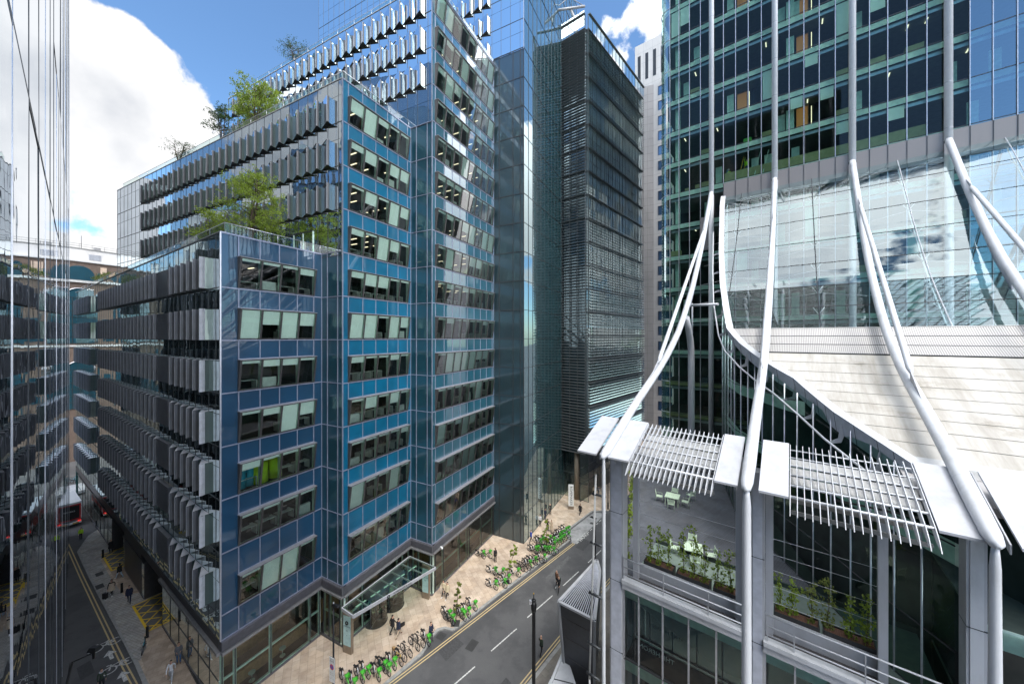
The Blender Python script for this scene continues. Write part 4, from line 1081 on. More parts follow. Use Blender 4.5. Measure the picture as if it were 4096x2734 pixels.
# curved drip rail with shark fin brackets
cab = [(46, -7.0), (42, -6.45), (38.5, -5.85), (35.5, -5.0), (33.84, -4.3), (32.0, -3.1), (30.4, -1.95), (29.1, -.9), (26.9, .38), (24.9, 1.38), (22.6, 2.8)]
m = MB(); m.tube([CP(a_, b_, pz(b_, -2.15 if b_ < 38 else -1.5)) for b_, a_ in cab], .06, 'white_m', 8); TW(m, 'drip_rail')
for b_ in (43.5, 41.5, 39.5, 37.5, 35.5, 33.6, 32.0, 30.2, 28.4, 26.6, 24.6, 22.8):
    m = MB(); a0 = ea(b_); ac = float(np.interp(b_, [c[0] for c in cab][::-1], [c[1] for c in cab][::-1])) 
    zt = ZR(b_) + .05; zc = pz(b_, -2.15 if b_ < 38 else -1.5)
    m.extrude([CP(a0 + .08, b_, zt), CP(a0 + .14, b_, zt - .8), CP(a0 + .02, b_, zc + .10), CP(ac, b_, zc - .04), CP(ac - .02, b_, zc + .06), CP(a0 - .10, b_, zc + .30), CP(a0 - .03, b_, zt - .45)], Vector(CP(0, .05, 0)), 'steel')
    TW(m, 'rail_bracket')
# green glass wall below the edge
WALL = [(49.4, -6.0), (45, -5.75), (40.5, -5.35), (37.5, -4.5), (34.6, -3.7), (32.6, -2.6), (30.8, -1.6), (29.6, -.95), (27.6, .3), (26.5, 1.0), (25.4, 1.68), (24.2, 2.33), (22.2, 3.5), (20.3, 4.72)]
DZ = 14.05
m = MB(); g = MB()
for (b0, a0), (b1, a1) in zip(WALL[:-1], WALL[1:]):
    nn = max(1, int(round(math.hypot(b1 - b0, a1 - a0) / 1.25)))
    for k in range(nn):
        t0, t1 = k / nn, (k + 1) / nn
        ba, bb = b0 + (b1 - b0) * t0, b0 + (b1 - b0) * t1; aa, ab = a0 + (a1 - a0) * t0, a0 + (a1 - a0) * t1
        zt0, zt1 = ZR(ba) - .25, ZR(bb) - .25
        m.face([CP(aa, ba, 3), CP(ab, bb, 3), CP(ab, bb, zt1), CP(aa, ba, zt0)], 'glass_c')
        g.tube([CP(aa - .02, ba - .02, 3), CP(aa - .02, ba - .02, zt0)], .045, 'mull_g', 4)
        for zz in (DZ + .08, 16.9, 20.8, 24.6, 28.7, 32.8):
            if zz < zt1 - .3: g.tube([CP(aa, ba, zz), CP(ab, bb, zz)], .035, 'mull_d', 4)
            if 18 < zz < zt1 - .3:
                m.face([CP(aa + .35, ba + .12, zz - .9), CP(ab + .35, bb + .12, zz - .9), CP(ab + .35, bb + .12, zz - .05), CP(aa + .35, ba + .12, zz - .05)], 'slab_g')
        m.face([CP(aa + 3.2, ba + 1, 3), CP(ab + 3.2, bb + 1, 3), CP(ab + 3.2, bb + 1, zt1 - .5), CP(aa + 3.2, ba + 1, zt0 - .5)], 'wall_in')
TW(m, 'curved_glazing'); TW(g, 'curved_mullions')
# terrace deck
dpoly = [XY(-8.0, 20.6), XY(-10.4, 28.7), XY(-14.2, 39.5), XY(-14.6, 44), XY(-5.2, 44)] + [XY(a_ + .05, b_) for b_, a_ in WALL if b_ < 44] + [XY(4.6, 20.6)]
m = MB(); m.prism(dpoly, DZ - .5, DZ, 'steel', 'deck', 'steel'); TW(m, 'terrace_deck')
m = MB(); m.prism([XY(-7.8, 20.7), XY(-10.3, 28.7), XY(-14.1, 39.4), XY(-14.4, 43.8), XY(-4, 43.8), XY(4, 20.7)], .12, DZ - .52, 'c_dark', 'slab_d', 'c_dark'); TW(m, 'podium')
# front of the lower block
FF = lambda s, o, z: CP(s, 19.6 - o, z)
m = MB(); g = MB(); it = MB()
segs = [(-7.45, -1.5, [-7.45, -6.62, -5.36, -4.1, -2.87, -1.5]), (-.93, 4.78, [-.93, .13, 1.3, 2.45, 3.6, 4.78]), (5.25, 11.0, [5.25, 6.4, 7.6, 8.8, 10, 11.0])]
for s0, s1, cols in segs:
    ztop = 14.3 if s0 < 3 else 20.5
    for zt, zb in ((14.35, 10.3), (10.2, 6.1), (6.0, .2)) + (((18.5, 14.5),) if s0 > 3 else ()):
        for c0, c1 in zip(cols[:-1], cols[1:]): panel(m, FF, c0, c1, zb, zt, 'glass_w', -.12, .002, .02)
        g.fbox(FF, s0, s1, -.16, -.06, zb - .06, zb + .05, 'mull_d')
        it.fbox(FF, s0, s1, -.3, -.24, zt - .7, zt, 'mint')
        for c0 in cols: g.fbox(FF, c0 - .035, c0 + .035, -.14, -.02, zb, zt, 'mull_g')
        it.fbox(FF, s0, s1, -6, -.35, zb - .3, zb - .05, 'carpet'); it.fbox(FF, s0, s1, -6.1, -6, zb, zt, 'wall_in'); it.fbox(FF, s0, s1, -6, -.4, zt - .35, zt - .25, 'ceil_d')
        for c0 in cols[:-1]: it.fbox(FF, c0 + .4, c0 + .5, -3.6, -1.4, zt - .38, zt - .355, 'lit')
zb = 10.3
for s, o_, w, dpt, h, k in ((-7.2, -1.3, .7, .6, .55, 'wood'), (-6.3, -1.6, .55, .5, .5, 'wood'), (-5.6, -1.2, .5, .5, .35, 'b_yel'), (-4.9, -2.2, 1.4, .8, .74, 'desk'), (-3.2, -1.4, 1.5, .9, .74, 'desk'), (-2.4, -2.9, .9, .7, 1.0, 'mint'), (-.6, -1.5, 1.3, .8, .74, 'desk'), (1.4, -1.5, 1.5, .8, .74, 'desk')):
    it.fbox(FF, s, s + w, o_ - dpt, o_, zb - .05 + h - (.05 if h > .7 else h), zb - .05 + h, k)
    if h > .7 and k == 'desk':
        it.fbox(FF, s + w / 2 - .04, s + w / 2 + .04, o_ - dpt / 2 - .04, o_ - dpt / 2 + .04, zb - .05, zb + h - .1, 'mull_g'); it.fbox(FF, s + .3, s + .8, o_ - dpt * .6, o_ - dpt * .5, zb + h, zb + h + .4, 'black')
for s, k in ((-6.9, 'b_cyan'), (-4.0, 'black'), (.6, 'black')):
    it.fbox(FF, s, s + .5, -2.3, -1.85, zb + .35, zb + .45, k); it.fbox(FF, s, s + .5, -2.35, -2.28, zb + .5, zb + 1.1, k)
TW(m, 'front_glazing'); TW(g, 'front_mullions'); TW(it, 'front_rooms')
o = text('window_lettering', 'THE HERON', .34, 'pale_ink', tower, facemat(FF(-5.75, -.20, 11.35), (-W[0], -W[1], .0), (0, 0, 1)))
m = MB()
for s0, s1 in ((-7.5, -1.45), (-.98, 4.8)):
    m.fbox(FF, s0, s1, -.25, .12, 14.3, 14.62, 'steel'); m.fbox(FF, s0, s1, -.25, .18, 14.62, 14.82, 'white_m')
m.fbox(FF, -7.6, 4.8, -1.0, -.25, 14.35, 14.55, 'frame')
m.fbox(FF, -7.2, 2.9, -1.25, -1.15, 14.06, 15.3, 'steel'); m.fbox(FF, 4.7, 11, -.4, .05, 14.0, 14.4, 'slab_g')
TW(m, 'front_ledge')
for s0, s1, b0, b1, zt in ((-8.26, -7.5, 0, -.75, 22.3), (-1.47, -.95, 0, -.7, 22.3), (4.79, 5.25, 0.1, -.6, 22.2), (11.05, 11.6, 0, -.6, 22.2)):
    m = MB(); m.fbox(FF, s0, s1, b1, b0, .12, zt, 'steel'); m.fbox(FF, s0 + .08, s1 - .08, b0, b0 + .03, .12, zt, 'edge_s' if s0 < 3 else 'white_m')
    for z in (2.3, 6.4, 10.5, 14.5, 18.4): m.fbox(FF, s0 - .005, s1 + .005, b1 - .005, b0 + .036, z, z + .03, 'mull_d')
    TW(m, 'pier')
for s in (-7.04, -2.0, -.8, 2.9):
    m = MB(); m.fbox(FF, s - .14, s + .14, -1.05, -.75, 14.5, 22.6, 'steel'); TW(m, 'terrace_post')
for s0, s1, posts in ((-7.45, -1.6, (-7.45, -5.3, -3.2, -1.62)), (-.85, 4.6, (-.85, .1, 2.3, 4.58))):
    m = MB()
    for z in (15.10, 15.5, 15.98): m.tube([FF(s0, .02, z), FF(s1, .02, z)], .03 if z < 15.9 else .035, 'white_m', 8)
    for s in posts: m.fbox(FF, s - .02, s + .02, -.03, .05, 14.82, 16.0, 'steel')
    TW(m, 'railing')
# canopy panels, louvres and rods
def plate(a0, a1, nm, b0=17.6, b1=20.82, k='plate', tk=.09, hole=False):
    m = MB()
    def zz(b_): return 22.22 + (b_ - 17.6) * .415
    p = [CP(a0, b0, zz(b0)), CP(a1, b0, zz(b0)), CP(a1, b1, zz(b1)), CP(a0, b1, zz(b1))]
    m.hexa([(x, y, z - tk) for x, y, z in p] + p, k)
    TW(m, nm)
for a0, a1 in ((-9.3, -8.2), (-7.55, -6.45), (-2.65, -1.78), (-1.05, -.08), (3.77, 4.72), (5.38, 6.4), (9.9, 10.8), (11.4, 12.4)):
    plate(a0, a1, 'canopy_plate')
for i, a in enumerate(MAST[:4]):
    m = MB()
    for sg in (-1, 1): m.extrude([CP(a + sg * .42 - .02, 17.9, 22.15), CP(a + sg * .42 - .02, 20.9, 23.45), CP(a + sg * .42 - .02, 20.9, 23.1), CP(a + sg * .42 - .02, 17.9, 21.85)], Vector(CP(.04, 0, 0)), 'steel')
    TW(m, 'mast_gutter')
def zc_(b_): return 22.22 + (b_ - 17.6) * .415
for a0, a1 in ((-6.4, -2.7), (-.03, 3.72), (6.45, 9.85)):
    n = int(round((a1 - a0) / .215))
    for k in range(n + 1):
        a = a0 + (a1 - a0) * k / n
        m = MB()
        up = [(17.05, -.30), (17.3, -.12), (17.7, -.03), (19, 0), (20.75, .0)]; lo = [(20.75, -.16), (19, -.30), (18.2, -.40), (17.6, -.42)]
        m.extrude([CP(a - .014, b_, zc_(b_) + dz) for b_, dz in up + lo], Vector(CP(.022, 0, 0)), 'white_m')
        TW(m, 'louvre_blade')
    m = MB()
    for b_, r in ((17.75, .05), (18.35, .045), (18.95, .035), (19.5, .03), (20.0, .03), (20.5, .03)): m.tube([CP(a0, b_, zc_(b_) - .09), CP(a1, b_, zc_(b_) - .09)], r, 'white_m', 6)
    TW(m, 'louvre_rods')
    m = MB()
    for j, b_ in enumerate((19.0, 19.55, 20.1)):
        m.hexa([CP(a0, b_, zc_(b_) - .55), CP(a1, b_, zc_(b_) - .55), CP(a1, b_ + .5, zc_(b_) - .4), CP(a0, b_ + .5, zc_(b_) - .4), CP(a0, b_, zc_(b_) - .5), CP(a1, b_, zc_(b_) - .5), CP(a1, b_ + .5, zc_(b_) - .35), CP(a0, b_ + .5, zc_(b_) - .35)], 'coping')
    for b_ in (17.9, 18.5): m.fbox(lambda s, o, z: CP(s, b_ + o, z), a0, a1, 0, .06, zc_(b_) - .9, zc_(b_) - .75, 'roof_s')
    TW(m, 'louvre_soffit')
m = MB()
for a in (-2.7, 3.72): m.tube([CP(a - 2.3, 19.3, 21.9), CP(a, 19.3, 21.9)], .04, 'frame', 6)
TW(m, 'awning_motor')
# drop rods under the mast tips
for a, r0, r1 in ((-7.7, .10, .10), (-1.45, .16, .2), (4.84, .12, .2), (11.09, .12, .2)):
    m = MB(); m.tube([CP(a, 17.45, 22.2), CP(a, 17.45, 21.9), CP(a, 17.45, 21.5), CP(a, 17.45, 8), CP(a, 17.45, .12)], [r0 * .6, r0 * .8, r0, r1, r1], 'white_m', 12)
    TW(m, 'drop_rod')
m = MB(); a = -8.55; tp = [CP(a + .2, 17.9, 21.5), CP(a - .02, 17.9, 16), CP(a - .2, 17.95, 9.4), CP(a - .05, 17.9, 8.9), CP(a + .25, 17.85, 8.8)]
for i, z in enumerate((19.9, 17.2, 14.4, 11.6, 9.9)):
    t = (21.5 - z) / 12; c = Vector(CP(a + .2 - .4 * t, 17.92, z)); m.tube([c + Vector(CP(-.18, 0, 0)), c + Vector(CP(.6, 0, 0))], .07, 'mull_d', 8)
m.tube([CP(a + .2, 17.9, 21.0), CP(a - .2, 17.95, 9.6)], .055, 'coping', 8); m.tube([CP(a - .2, 17.95, 9.6), CP(a - .15, 17.9, 9.2), CP(a + .15, 17.9, 9.05)], .055, 'coping', 8)
TW(m, 'drain_pipe')

# ================================================================== OTHER BUILDINGS
# glass wall right beside the viewpoint
V = unit(317 - CX, FPX); nV = (V[1], -V[0]) ; o0 = (-V[1] * .9, V[0] * .9)
if o0[0] > 0: o0 = (-o0[0], -o0[1]); nV = (-nV[0], -nV[1])
SE = 81.0
mir = empty('mirror_glass_building', 'dark mirror glass office wall close by at the edge of the view, reflecting the street', 'building', (o0[0], o0[1], 0))
FV = lambda s, o, z: (o0[0] + s * V[0] + o * -unit(*o0)[0], o0[1] + s * V[1] + o * -unit(*o0)[1], z)
def MV(m, name):
    o = m.build(name, mir); o.matrix_parent_inverse = Matrix.Translation((-o0[0], -o0[1], 0)); return o
m = MB(); g = MB(); ss = [-8.0] + [1.34 + 3.87 * k for k in range(-2, 21)] + [SE]
for z0, z1 in ((.1, 4.4), (4.4, 8.6), (8.6, 12.8), (12.8, 16.9), (16.9, 21), (21, 35.16), (35.24, 45), (45, 80)):
    for s0, s1 in zip(ss[:-1], ss[1:]): panel(m, FV, s0, s1, z0, z1, 'c_mirror', 0, .0012, .004)
MV(m, 'mirror_panel')
g.fbox(FV, -8, SE, -.02, .006, 35.08, 35.32, 'black')
for i, s in enumerate(ss): g.fbox(FV, s - .015, s + .015, -.02, .012, .1, 80, 'mull_d' if i % 3 else 'mull_g')
MV(g, 'mullion_grid')
m = MB(); p0 = FV(-8, -.05, 0); p1 = FV(SE - .05, -.05, 0); q0_ = FV(SE - .05, -14, 0); q1_ = FV(-8, -14, 0)
m.prism([p0[:2], p1[:2], q0_[:2], q1_[:2]], .1, 79.9, 'c_black', 'roof_s', 'c_black'); MV(m, 'body')

# louvred building
tQ = hit(P6, A, 2250); Q0 = add2(P6, A, tQ); Q1 = add2(Q0, W, hit(Q0, W, 2345))
M2 = unit(3310 - CX, FPX); lenM = hit(Q1, M2, 2566)
zt = H + (HY - 48) * Q1[1] / FPX
lou = empty('louvred_building', 'tall office building wrapped in dark horizontal glass louvres at the end of the street', 'building', (Q1[0], Q1[1], 0))
def LV(m, name):
    o = m.build(name, lou); o.matrix_parent_inverse = Matrix.Translation((-Q1[0], -Q1[1], 0)); return o
FM = frame(Q1, M2, (M2[1], -M2[0])); FS = frame(Q1, neg(W), (M2[0] * -1, M2[1] * -1)); wS = math.hypot(Q0[0] - Q1[0], Q0[1] - Q1[1])
ZB = 8.6
for F_, ln, side in ((FM, lenM, 0), (FS, wS, 1)):
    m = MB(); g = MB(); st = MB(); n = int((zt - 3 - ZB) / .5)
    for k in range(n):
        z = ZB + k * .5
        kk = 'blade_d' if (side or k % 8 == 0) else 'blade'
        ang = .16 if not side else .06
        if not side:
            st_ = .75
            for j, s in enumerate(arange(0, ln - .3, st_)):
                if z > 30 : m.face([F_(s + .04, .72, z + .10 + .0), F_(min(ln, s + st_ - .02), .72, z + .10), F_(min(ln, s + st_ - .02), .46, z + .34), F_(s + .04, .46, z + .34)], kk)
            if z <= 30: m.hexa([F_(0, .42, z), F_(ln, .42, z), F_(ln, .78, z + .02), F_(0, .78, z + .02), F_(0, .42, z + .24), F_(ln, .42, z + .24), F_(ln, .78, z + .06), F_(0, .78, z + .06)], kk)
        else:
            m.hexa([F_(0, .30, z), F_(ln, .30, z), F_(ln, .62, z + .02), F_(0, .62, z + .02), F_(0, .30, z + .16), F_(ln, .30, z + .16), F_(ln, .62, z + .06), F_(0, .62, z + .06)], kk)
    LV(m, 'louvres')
    for s in (arange(0, ln, 1.5) + [ln]): g.fbox(F_, s - .03, s + .03, .3, .42, ZB, zt - .6, 'blade_d')
    for z in arange(ZB, zt, 4.0): g.fbox(F_, 0, ln, .05, .5, z - .04, z + .04, 'blade_d')
    g.fbox(F_, 0, ln, .35, .75, zt - .65, zt - .55, 'blade_d')
    LV(g, 'louvre_frame')
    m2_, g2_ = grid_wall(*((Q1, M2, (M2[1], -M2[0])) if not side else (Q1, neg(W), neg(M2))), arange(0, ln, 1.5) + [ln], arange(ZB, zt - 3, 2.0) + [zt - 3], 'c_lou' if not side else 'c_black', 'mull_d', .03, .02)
    LV(m2_, 'glazing'); LV(g2_, 'mullion_grid')
    m = MB()
    for z0, z1 in ((zt - 2.6, zt - .6), (zt - .55, zt)): m.face([F_(0, .5, z0), F_(ln, .5, z0), F_(ln, .5, z1), F_(0, .5, z1)], 'glass_r')
    LV(m, 'parapet_glass')
e1 = add2(Q1, M2, lenM); e2 = add2(e1, neg(W), wS + 8); e0 = add2(Q1, neg(W), wS)
m = MB(); m.prism([add2(add2(Q1, M2, .05), neg(W), .05), add2(e1, neg(W), .05), e2, add2(e0, M2, .05)], ZB, zt - 3.02, 'slab_d', 'roof_s', 'slab_d'); LV(m, 'body')
# glass lobby at street level
m = MB(); g = MB()
for F_, ln, oo in ((FM, lenM, -1.2), (FS, wS, -.8)):
    for z0, z1 in ((.14, 3.0), (3.0, 5.8), (5.8, ZB)):
        for s in arange(0, ln, 2.4): m.face([F_(s, oo, z0), F_(min(ln, s + 2.4), oo, z0), F_(min(ln, s + 2.4), oo, z1), F_(s, oo, z1)], 'glass_w')
        g.fbox(F_, 0, ln, oo - .03, oo + .03, z0 - .03, z0 + .04, 'mull_d')
    for s in arange(0, ln, 2.4): g.fbox(F_, s - .03, s + .03, oo - .03, oo + .03, .14, ZB, 'mull_d')
LV(m, 'lobby_glass'); LV(g, 'lobby_frame')
m = MB(); m.fbox(FM, 1.2, lenM, -9.1, -9, .12, ZB, 'wall_in'); m.fbox(FM, .6, lenM, -9, -1.4, 4.2, 4.4, 'carpet')
LV(m, 'lobby_back')
for s, o_ in ((.6, -2.2), (8.5, -2.2), (16.4, -2.2), (24, -2.2)):
    m = MB(); p = FM(s, o_, 0); m.tube([(p[0], p[1], .1), (p[0], p[1], ZB)], .45, 'bronze', 16); LV(m, 'lobby_column')
c = ground(2400, 1940, .12); m = MB(); m.tube([(c.x, c.y, .1), (c.x, c.y, 14)], .5, 'bronze', 16); LV(m, 'lobby_column')
# roof crane (cradle) of the louvred building
m = MB(); p = Vector(FM(1, -2.5, zt - 3)); m.tube([p, p + Vector((0, 0, 3.2)), p + Vector((-1.2, -.6, 5.2))], .22, 'steel', 6); q = p + Vector((-1.2, -.6, 5.2)); m.tube([q + Vector((-3.2, -.8, -1.1)), q + Vector((2.6, .4, .8))], .2, 'steel', 6)
m.tube([q + Vector((-3.2, -.8, -1.1)), q + Vector((-.2, 0, 2)), q + Vector((2.6, .4, .8))], .07, 'steel', 5); LV(m, 'roof_crane')

def stone_tower(name, label, p, d1, d2, l1, l2, z1, win1, win2, matn='stone', fl=4.0, group=None):
    r = empty(name, label, 'building', (p[0], p[1], 0), group)
    def add(m, nm):
        o = m.build(nm, r); o.matrix_parent_inverse = Matrix.Translation((-p[0], -p[1], 0)); return o
    m = MB(); pts = [p, add2(p, d1, l1), add2(add2(p, d1, l1), d2, l2), add2(p, d2, l2)]
    m.prism(pts, 0, z1, matn, 'roof_s', matn); add(m, 'wall')
    m = MB(); w = MB(); j = MB()
    for (d, n, ln, spec) in ((d1, neg(d2), l1, win1), (d2, neg(d1), l2, win2)):
        F_ = frame(p, d, n)
        for z in arange(fl, z1 - 1, fl):
            j.fbox(F_, 0, ln, 0, .012, z - .02, z + .02, 'stone_g')
            if spec:
                off, wd_, gap, h = spec
                for s in arange(off, ln - wd_, wd_ + gap):
                    w.fbox(F_, s, s + wd_, .0, .03, z + .9, z + .9 + h, 'wglass'); m.fbox(F_, s - .1, s + wd_ + .1, .0, .14, z + .9 + h, z + 1.0 + h, 'mull_d'); m.fbox(F_, s - .1, s, 0, .1, z + .9, z + .9 + h, 'mull_d')
        for s in arange(0, ln, 3.0): j.fbox(F_, s - .02, s + .02, 0, .012, 0, z1, 'stone_g')
    if w.f: add(w, 'window_pane'); add(m, 'window_frame')
    add(j, 'panel_joints')
    return r, add
pw = ((2614 - CX) / FPX * 95, 95.0)
r, addw = stone_tower('white_stone_tower', 'white stone office tower with one column of blue windows behind the louvred building', pw, (W[0], W[1]), M2, 7, 12, 96.5, (1.3, 3.4, 1.6, 2.3), None)
# left face of the same tower is seen as a narrow grey strip
m = MB(); F_ = frame(pw, neg(unit(.9, -.35)), (-.35, -.9)); m.fbox(F_, 0, 9, -8, 0, 0, 96.4, 'stone_g')
for z in arange(2, 96, 2.0): m.fbox(F_, 0, 9, 0, .02, z - .03, z + .03, 'roof_s')
for s in arange(1.5, 9, 1.5): m.fbox(F_, s - .03, s + .03, 0, .02, 0, 96, 'roof_s')
addw(m, 'side_wall')
pw2 = ((2540 - CX) / FPX * 125, 125.0)
r, addw = stone_tower('slotted_stone_tower', 'pale stone block with tall dark slots just below its roof, farthest behind', pw2, (W[0], W[1]), M2, 20, 20, 131, None, None)
m = MB(); F_ = frame(pw2, (W[0], W[1]), neg(M2))
for s in arange(1, 19, 2.6): m.fbox(F_, s, s + 1.0, .0, .05, 118, 127, 'mull_d')
addw(m, 'dark_slot')

# brown stone building with arched windows at the far end of the left street
bp = ((275 - CX) / FPX * 80, 80.0)
br = empty('arched_brown_building', 'reddish brown granite building with tall arched windows at the far end of the side street', 'building', (bp[0], bp[1], 0))
def BR(m, name):
    o = m.build(name, br); o.matrix_parent_inverse = Matrix.Translation((-bp[0], -bp[1], 0)); return o
FB = frame(bp, A, nA); zbt = H + 305 * 80 / FPX
m = MB(); m.fbox(FB, -45, 48, -18, 0, 0, zbt, 'brick'); BR(m, 'wall')
m = MB(); m.fbox(FB, -45, 48, -18, .25, zbt, zbt + .25, 'coping'); m.fbox(FB, -45, 48, 0, .35, 41.0, 41.5, 'coping'); m.fbox(FB, -45, 48, 0, .2, 26.2, 26.6, 'coping'); BR(m, 'cornice')
def arch(m, s, z0, zs, w, k, o_=.04, n=12):
    pts = [FB(s - w / 2, o_, z0), FB(s + w / 2, o_, z0)] + [FB(s + w / 2 * math.cos(t), o_, zs + w / 2 * math.sin(t)) for t in [math.pi * i / n for i in range(n + 1)]]
    m.face(pts, k)
for k in range(-5, 6):
    s = 1.6 + 7.4 * k
    m = MB(); arch(m, s, 41.6, 42.6, 4.6, 'c_dark', .03); arch(m, s, 27, 37.4, 4.4, 'c_dark', .03); arch(m, s, 12, 20.6, 4.4, 'c_dark', .03)
    f = MB()
    for z0, zs in ((27, 37.4), (12, 20.6)):
        for z in arange(z0, zs + 1, 1.5): f.fbox(FB, s - 2.2, s + 2.2, .04, .12, z - .05, z + .05, 'mull_d')
        for q in (-1.1, 0, 1.1): f.fbox(FB, s + q - .04, s + q + .04, .04, .12, z0, zs, 'mull_d')
        f.tube([FB(s + 2.3 * math.cos(t), .1, zs + 2.3 * math.sin(t)) for t in [math.pi * i / 12 for i in range(13)]], .1, 'mull_g', 5)
    w = BR(m, 'arched_window'); ff = f.build('window_frame', w)
    m = MB(); m.fbox(FB, s + 3.2, s + 4.2, .0, .12, 41.7, zbt - .8, 'tan_l'); 
    for z in (42, 31, 27.4, 23.5, 18, 14): m.fbox(FB, s + 2.75, s + 4.6, .0, .05, z, z + 1.6, 'c_dark')
    BR(m, 'window')
m = MB(); m.fbox(FB, -30, 9.5, -12, -2, zbt + .2, zbt + 3.3, 'stone'); m.fbox(FB, -30, 9.6, -12, -1.9, zbt + 3.3, zbt + 3.5, 'roof_s')
m.fbox(FB, 3.4, 5.4, -2, -1.9, zbt + 1.0, zbt + 2.3, 'mull_g'); m.fbox(FB, 4.6, 5.6, -4, -3, zbt + 3.5, zbt + 4.3, 'stone_g'); m.tube([FB(2.7, -4, zbt + 3.4), FB(2.7, -4, zbt + 6.8)], .05, 'black', 5)
for z in (zbt + 4.0, zbt + 4.5): m.tube([FB(-30, -2.2, z), FB(9.2, -2.2, z)], .03, 'mull_d', 4)
for s in arange(-30, 9, 2): m.tube([FB(s, -2.2, zbt + 3.4), FB(s, -2.2, zbt + 4.5)], .03, 'mull_d', 4)
BR(m, 'plant_room')

# pale gridded tower outside the frame, mirrored in the side windows of the blue block
tp = (-150, 70)
r, addw = stone_tower('gridded_tower', 'pale gridded tower with blue windows, seen only mirrored in the glass facades', tp, (.95, -.31), (.31, .95), 26, 20, 74, (1, 2.6, .7, 2.6), (1, 2.6, .7, 2.6), 'stone_g')
# unseen block added behind the viewpoint to darken reflections in the tower glass
r, addw = stone_tower('added_rear_block', 'grey stone block added behind the viewpoint to darken reflections in the tower glass', (-40, -60), (1, 0), (0, -1), 130, 20, 24, None, None, 'stone_g')
m = MB(); F_ = frame((-40, -60), (1, 0), (0, 1))
for z in arange(3, 21, 4.0):
    m.fbox(F_, 1, 129, 0, .1, z, z + 2.2, 'c_black')
addw(m, 'window_band')

# ================================================================== STREET OBJECTS
# ---------- vent shaft in the pavement
vb = (4.6, 29.0); vent = empty('vent_shaft', 'dark slate ventilation shaft, wedge shaped, with a ribbed metal grille on top', 'vent shaft', (vb[0], vb[1], .12))
def VN(m, name):
    o = m.build(name, vent); o.matrix_parent_inverse = Matrix.Translation((-vb[0], -vb[1], -.12)); return o
tz = 7.5; T3 = [(3.71, 27.96), (6.13, 26.13), (7.9, 31.6), (8.0, 33.2)]; B3 = [(4.35, 28.2), (6.2, 26.6), (7.6, 31.6), (7.9, 33.0)]
m = MB()
for i in range(4):
    a, b_ = T3[i], T3[(i + 1) % 4]; c, d = B3[i], B3[(i + 1) % 4]
    m.face([(*c, .1), (*d, .1), (*b_, tz), (*a, tz)], 'slate')
m.face([(*p, tz - .12) for p in T3], 'black'); VN(m, 'slate_body')
m = MB()
for i in range(4): m.beam((*T3[i], tz), (*T3[(i + 1) % 4], tz), .22, .16, 'steel')
for i in range(3): m.beam((*B3[i], .12), (*T3[i], tz - .02), .2, .2, 'steel')
for z in (1.6, 3.2, 4.8, 6.4):
    t = z / tz
    for i in (0, 1): m.beam((*lerp(B3[i], T3[i], t), z), (*lerp(B3[i + 1], T3[i + 1], t), z), .03, .03, 'frame')
VN(m, 'metal_trim')
m = MB()
n = 17
for k in range(1, n):
    t = k / n; a = lerp(T3[0], T3[1], t); far = lerp(T3[3], T3[2], t)
    m.beam((*a, tz + .0), (*lerp(a, far, .98), tz + .0), .045, .06, 'edge_s')
VN(m, 'grille')
m = MB(); m.face([(4.2, 28.9, 2.6), (2.5, 26.2, 2.4), (1.6, 24.0, 2.3), (5.2, 24.0, 2.3), (4.6, 27.6, 2.6)], 'white_m'); m.beam((4.2, 28.9, 2.62), (1.6, 24, 2.32), .2, .18, 'white_m'); m.beam((2.9, 26.9, 2.5), (4.6, 26.4, 2.55), .04, .04, 'mull_d')
for p in ((3.9, 28.2), (4.5, 25)): m.tube([(*p, .1), (*p, 2.45)], .09, 'steel', 8)
o = m.build('entrance_canopy'); o['label'] = 'low white metal canopy wedge beside the foot of the slate vent shaft'; o['category'] = 'canopy'

# ---------- lamp posts
def lamp(p, h, label, head=True, yaw=0, grp='street lamps', z0=.12):
    r = empty('street_lamp', label, 'street lamp', (p[0], p[1], z0), grp, yaw)
    m = MB(); m.tube([(0, 0, 0), (0, 0, .05), (0, 0, 1.0), (0, 0, 1.15), (0, 0, h)], [.16, .13, .13, .075, .06], 'black', 12); m.build('pole', r)
    m = MB(); m.hexa([(-.1, -.12, h - .05), (.62, -.17, h + .02), (.62, .17, h + .02), (-.1, .12, h - .05), (-.06, -.08, h + .09), (.5, -.09, h + .13), (.5, .09, h + .13), (-.06, .08, h + .09)], 'black'); l = m.build('lamp_head', r)
    m = MB(); m.tube([(0, 0, h + .08), (0, 0, h + .2)], .05, 'mull_g', 8); m.build('photocell', l)
    return r
l1 = lamp((-13.95, 27.55), 7.45, 'black street lamp carrying the parking zone sign by the bicycles', yaw=-.3)
m = MB(); m.box(-.28, .28, -.03, -.0, 1.55, 3.45, 'sign_w'); m.box(-.30, .30, -.0, .02, 1.53, 3.47, 'mull_d'); sg = m.build('zone_sign', l1)
sg.matrix_local = Matrix.Translation((0, -.12, 0)) @ Matrix.Rotation(.0, 4, 'Z')
for tx_, sz, z, k in (('Controlled', .10, 3.33, 'ink'), ('ZONE', .17, 3.17, 'ink'), ('Mon - Fri', .09, 2.25, 'ink'), ('7 am - 7 pm', .09, 2.12, 'ink'), ('Sat', .09, 1.95, 'ink'), ('7 am - 11 am', .09, 1.82, 'ink')):
    text('sign_lettering', tx_, sz, k, sg, facemat((0, -.036, z), (1, 0, 0), (0, 0, 1)), .0)
m = MB()
def disc(m, c, r, k, y, n=20): m.face([(c[0] + r * math.cos(2 * math.pi * i / n), y, c[1] + r * math.sin(2 * math.pi * i / n)) for i in range(n)], k)
disc(m, (0, 2.72), .22, 'sign_r', -.034); disc(m, (0, 2.72), .165, 'sign_b', -.037); m.box(-.03, .03, -.041, -.038, 2.56, 2.88, 'sign_r')
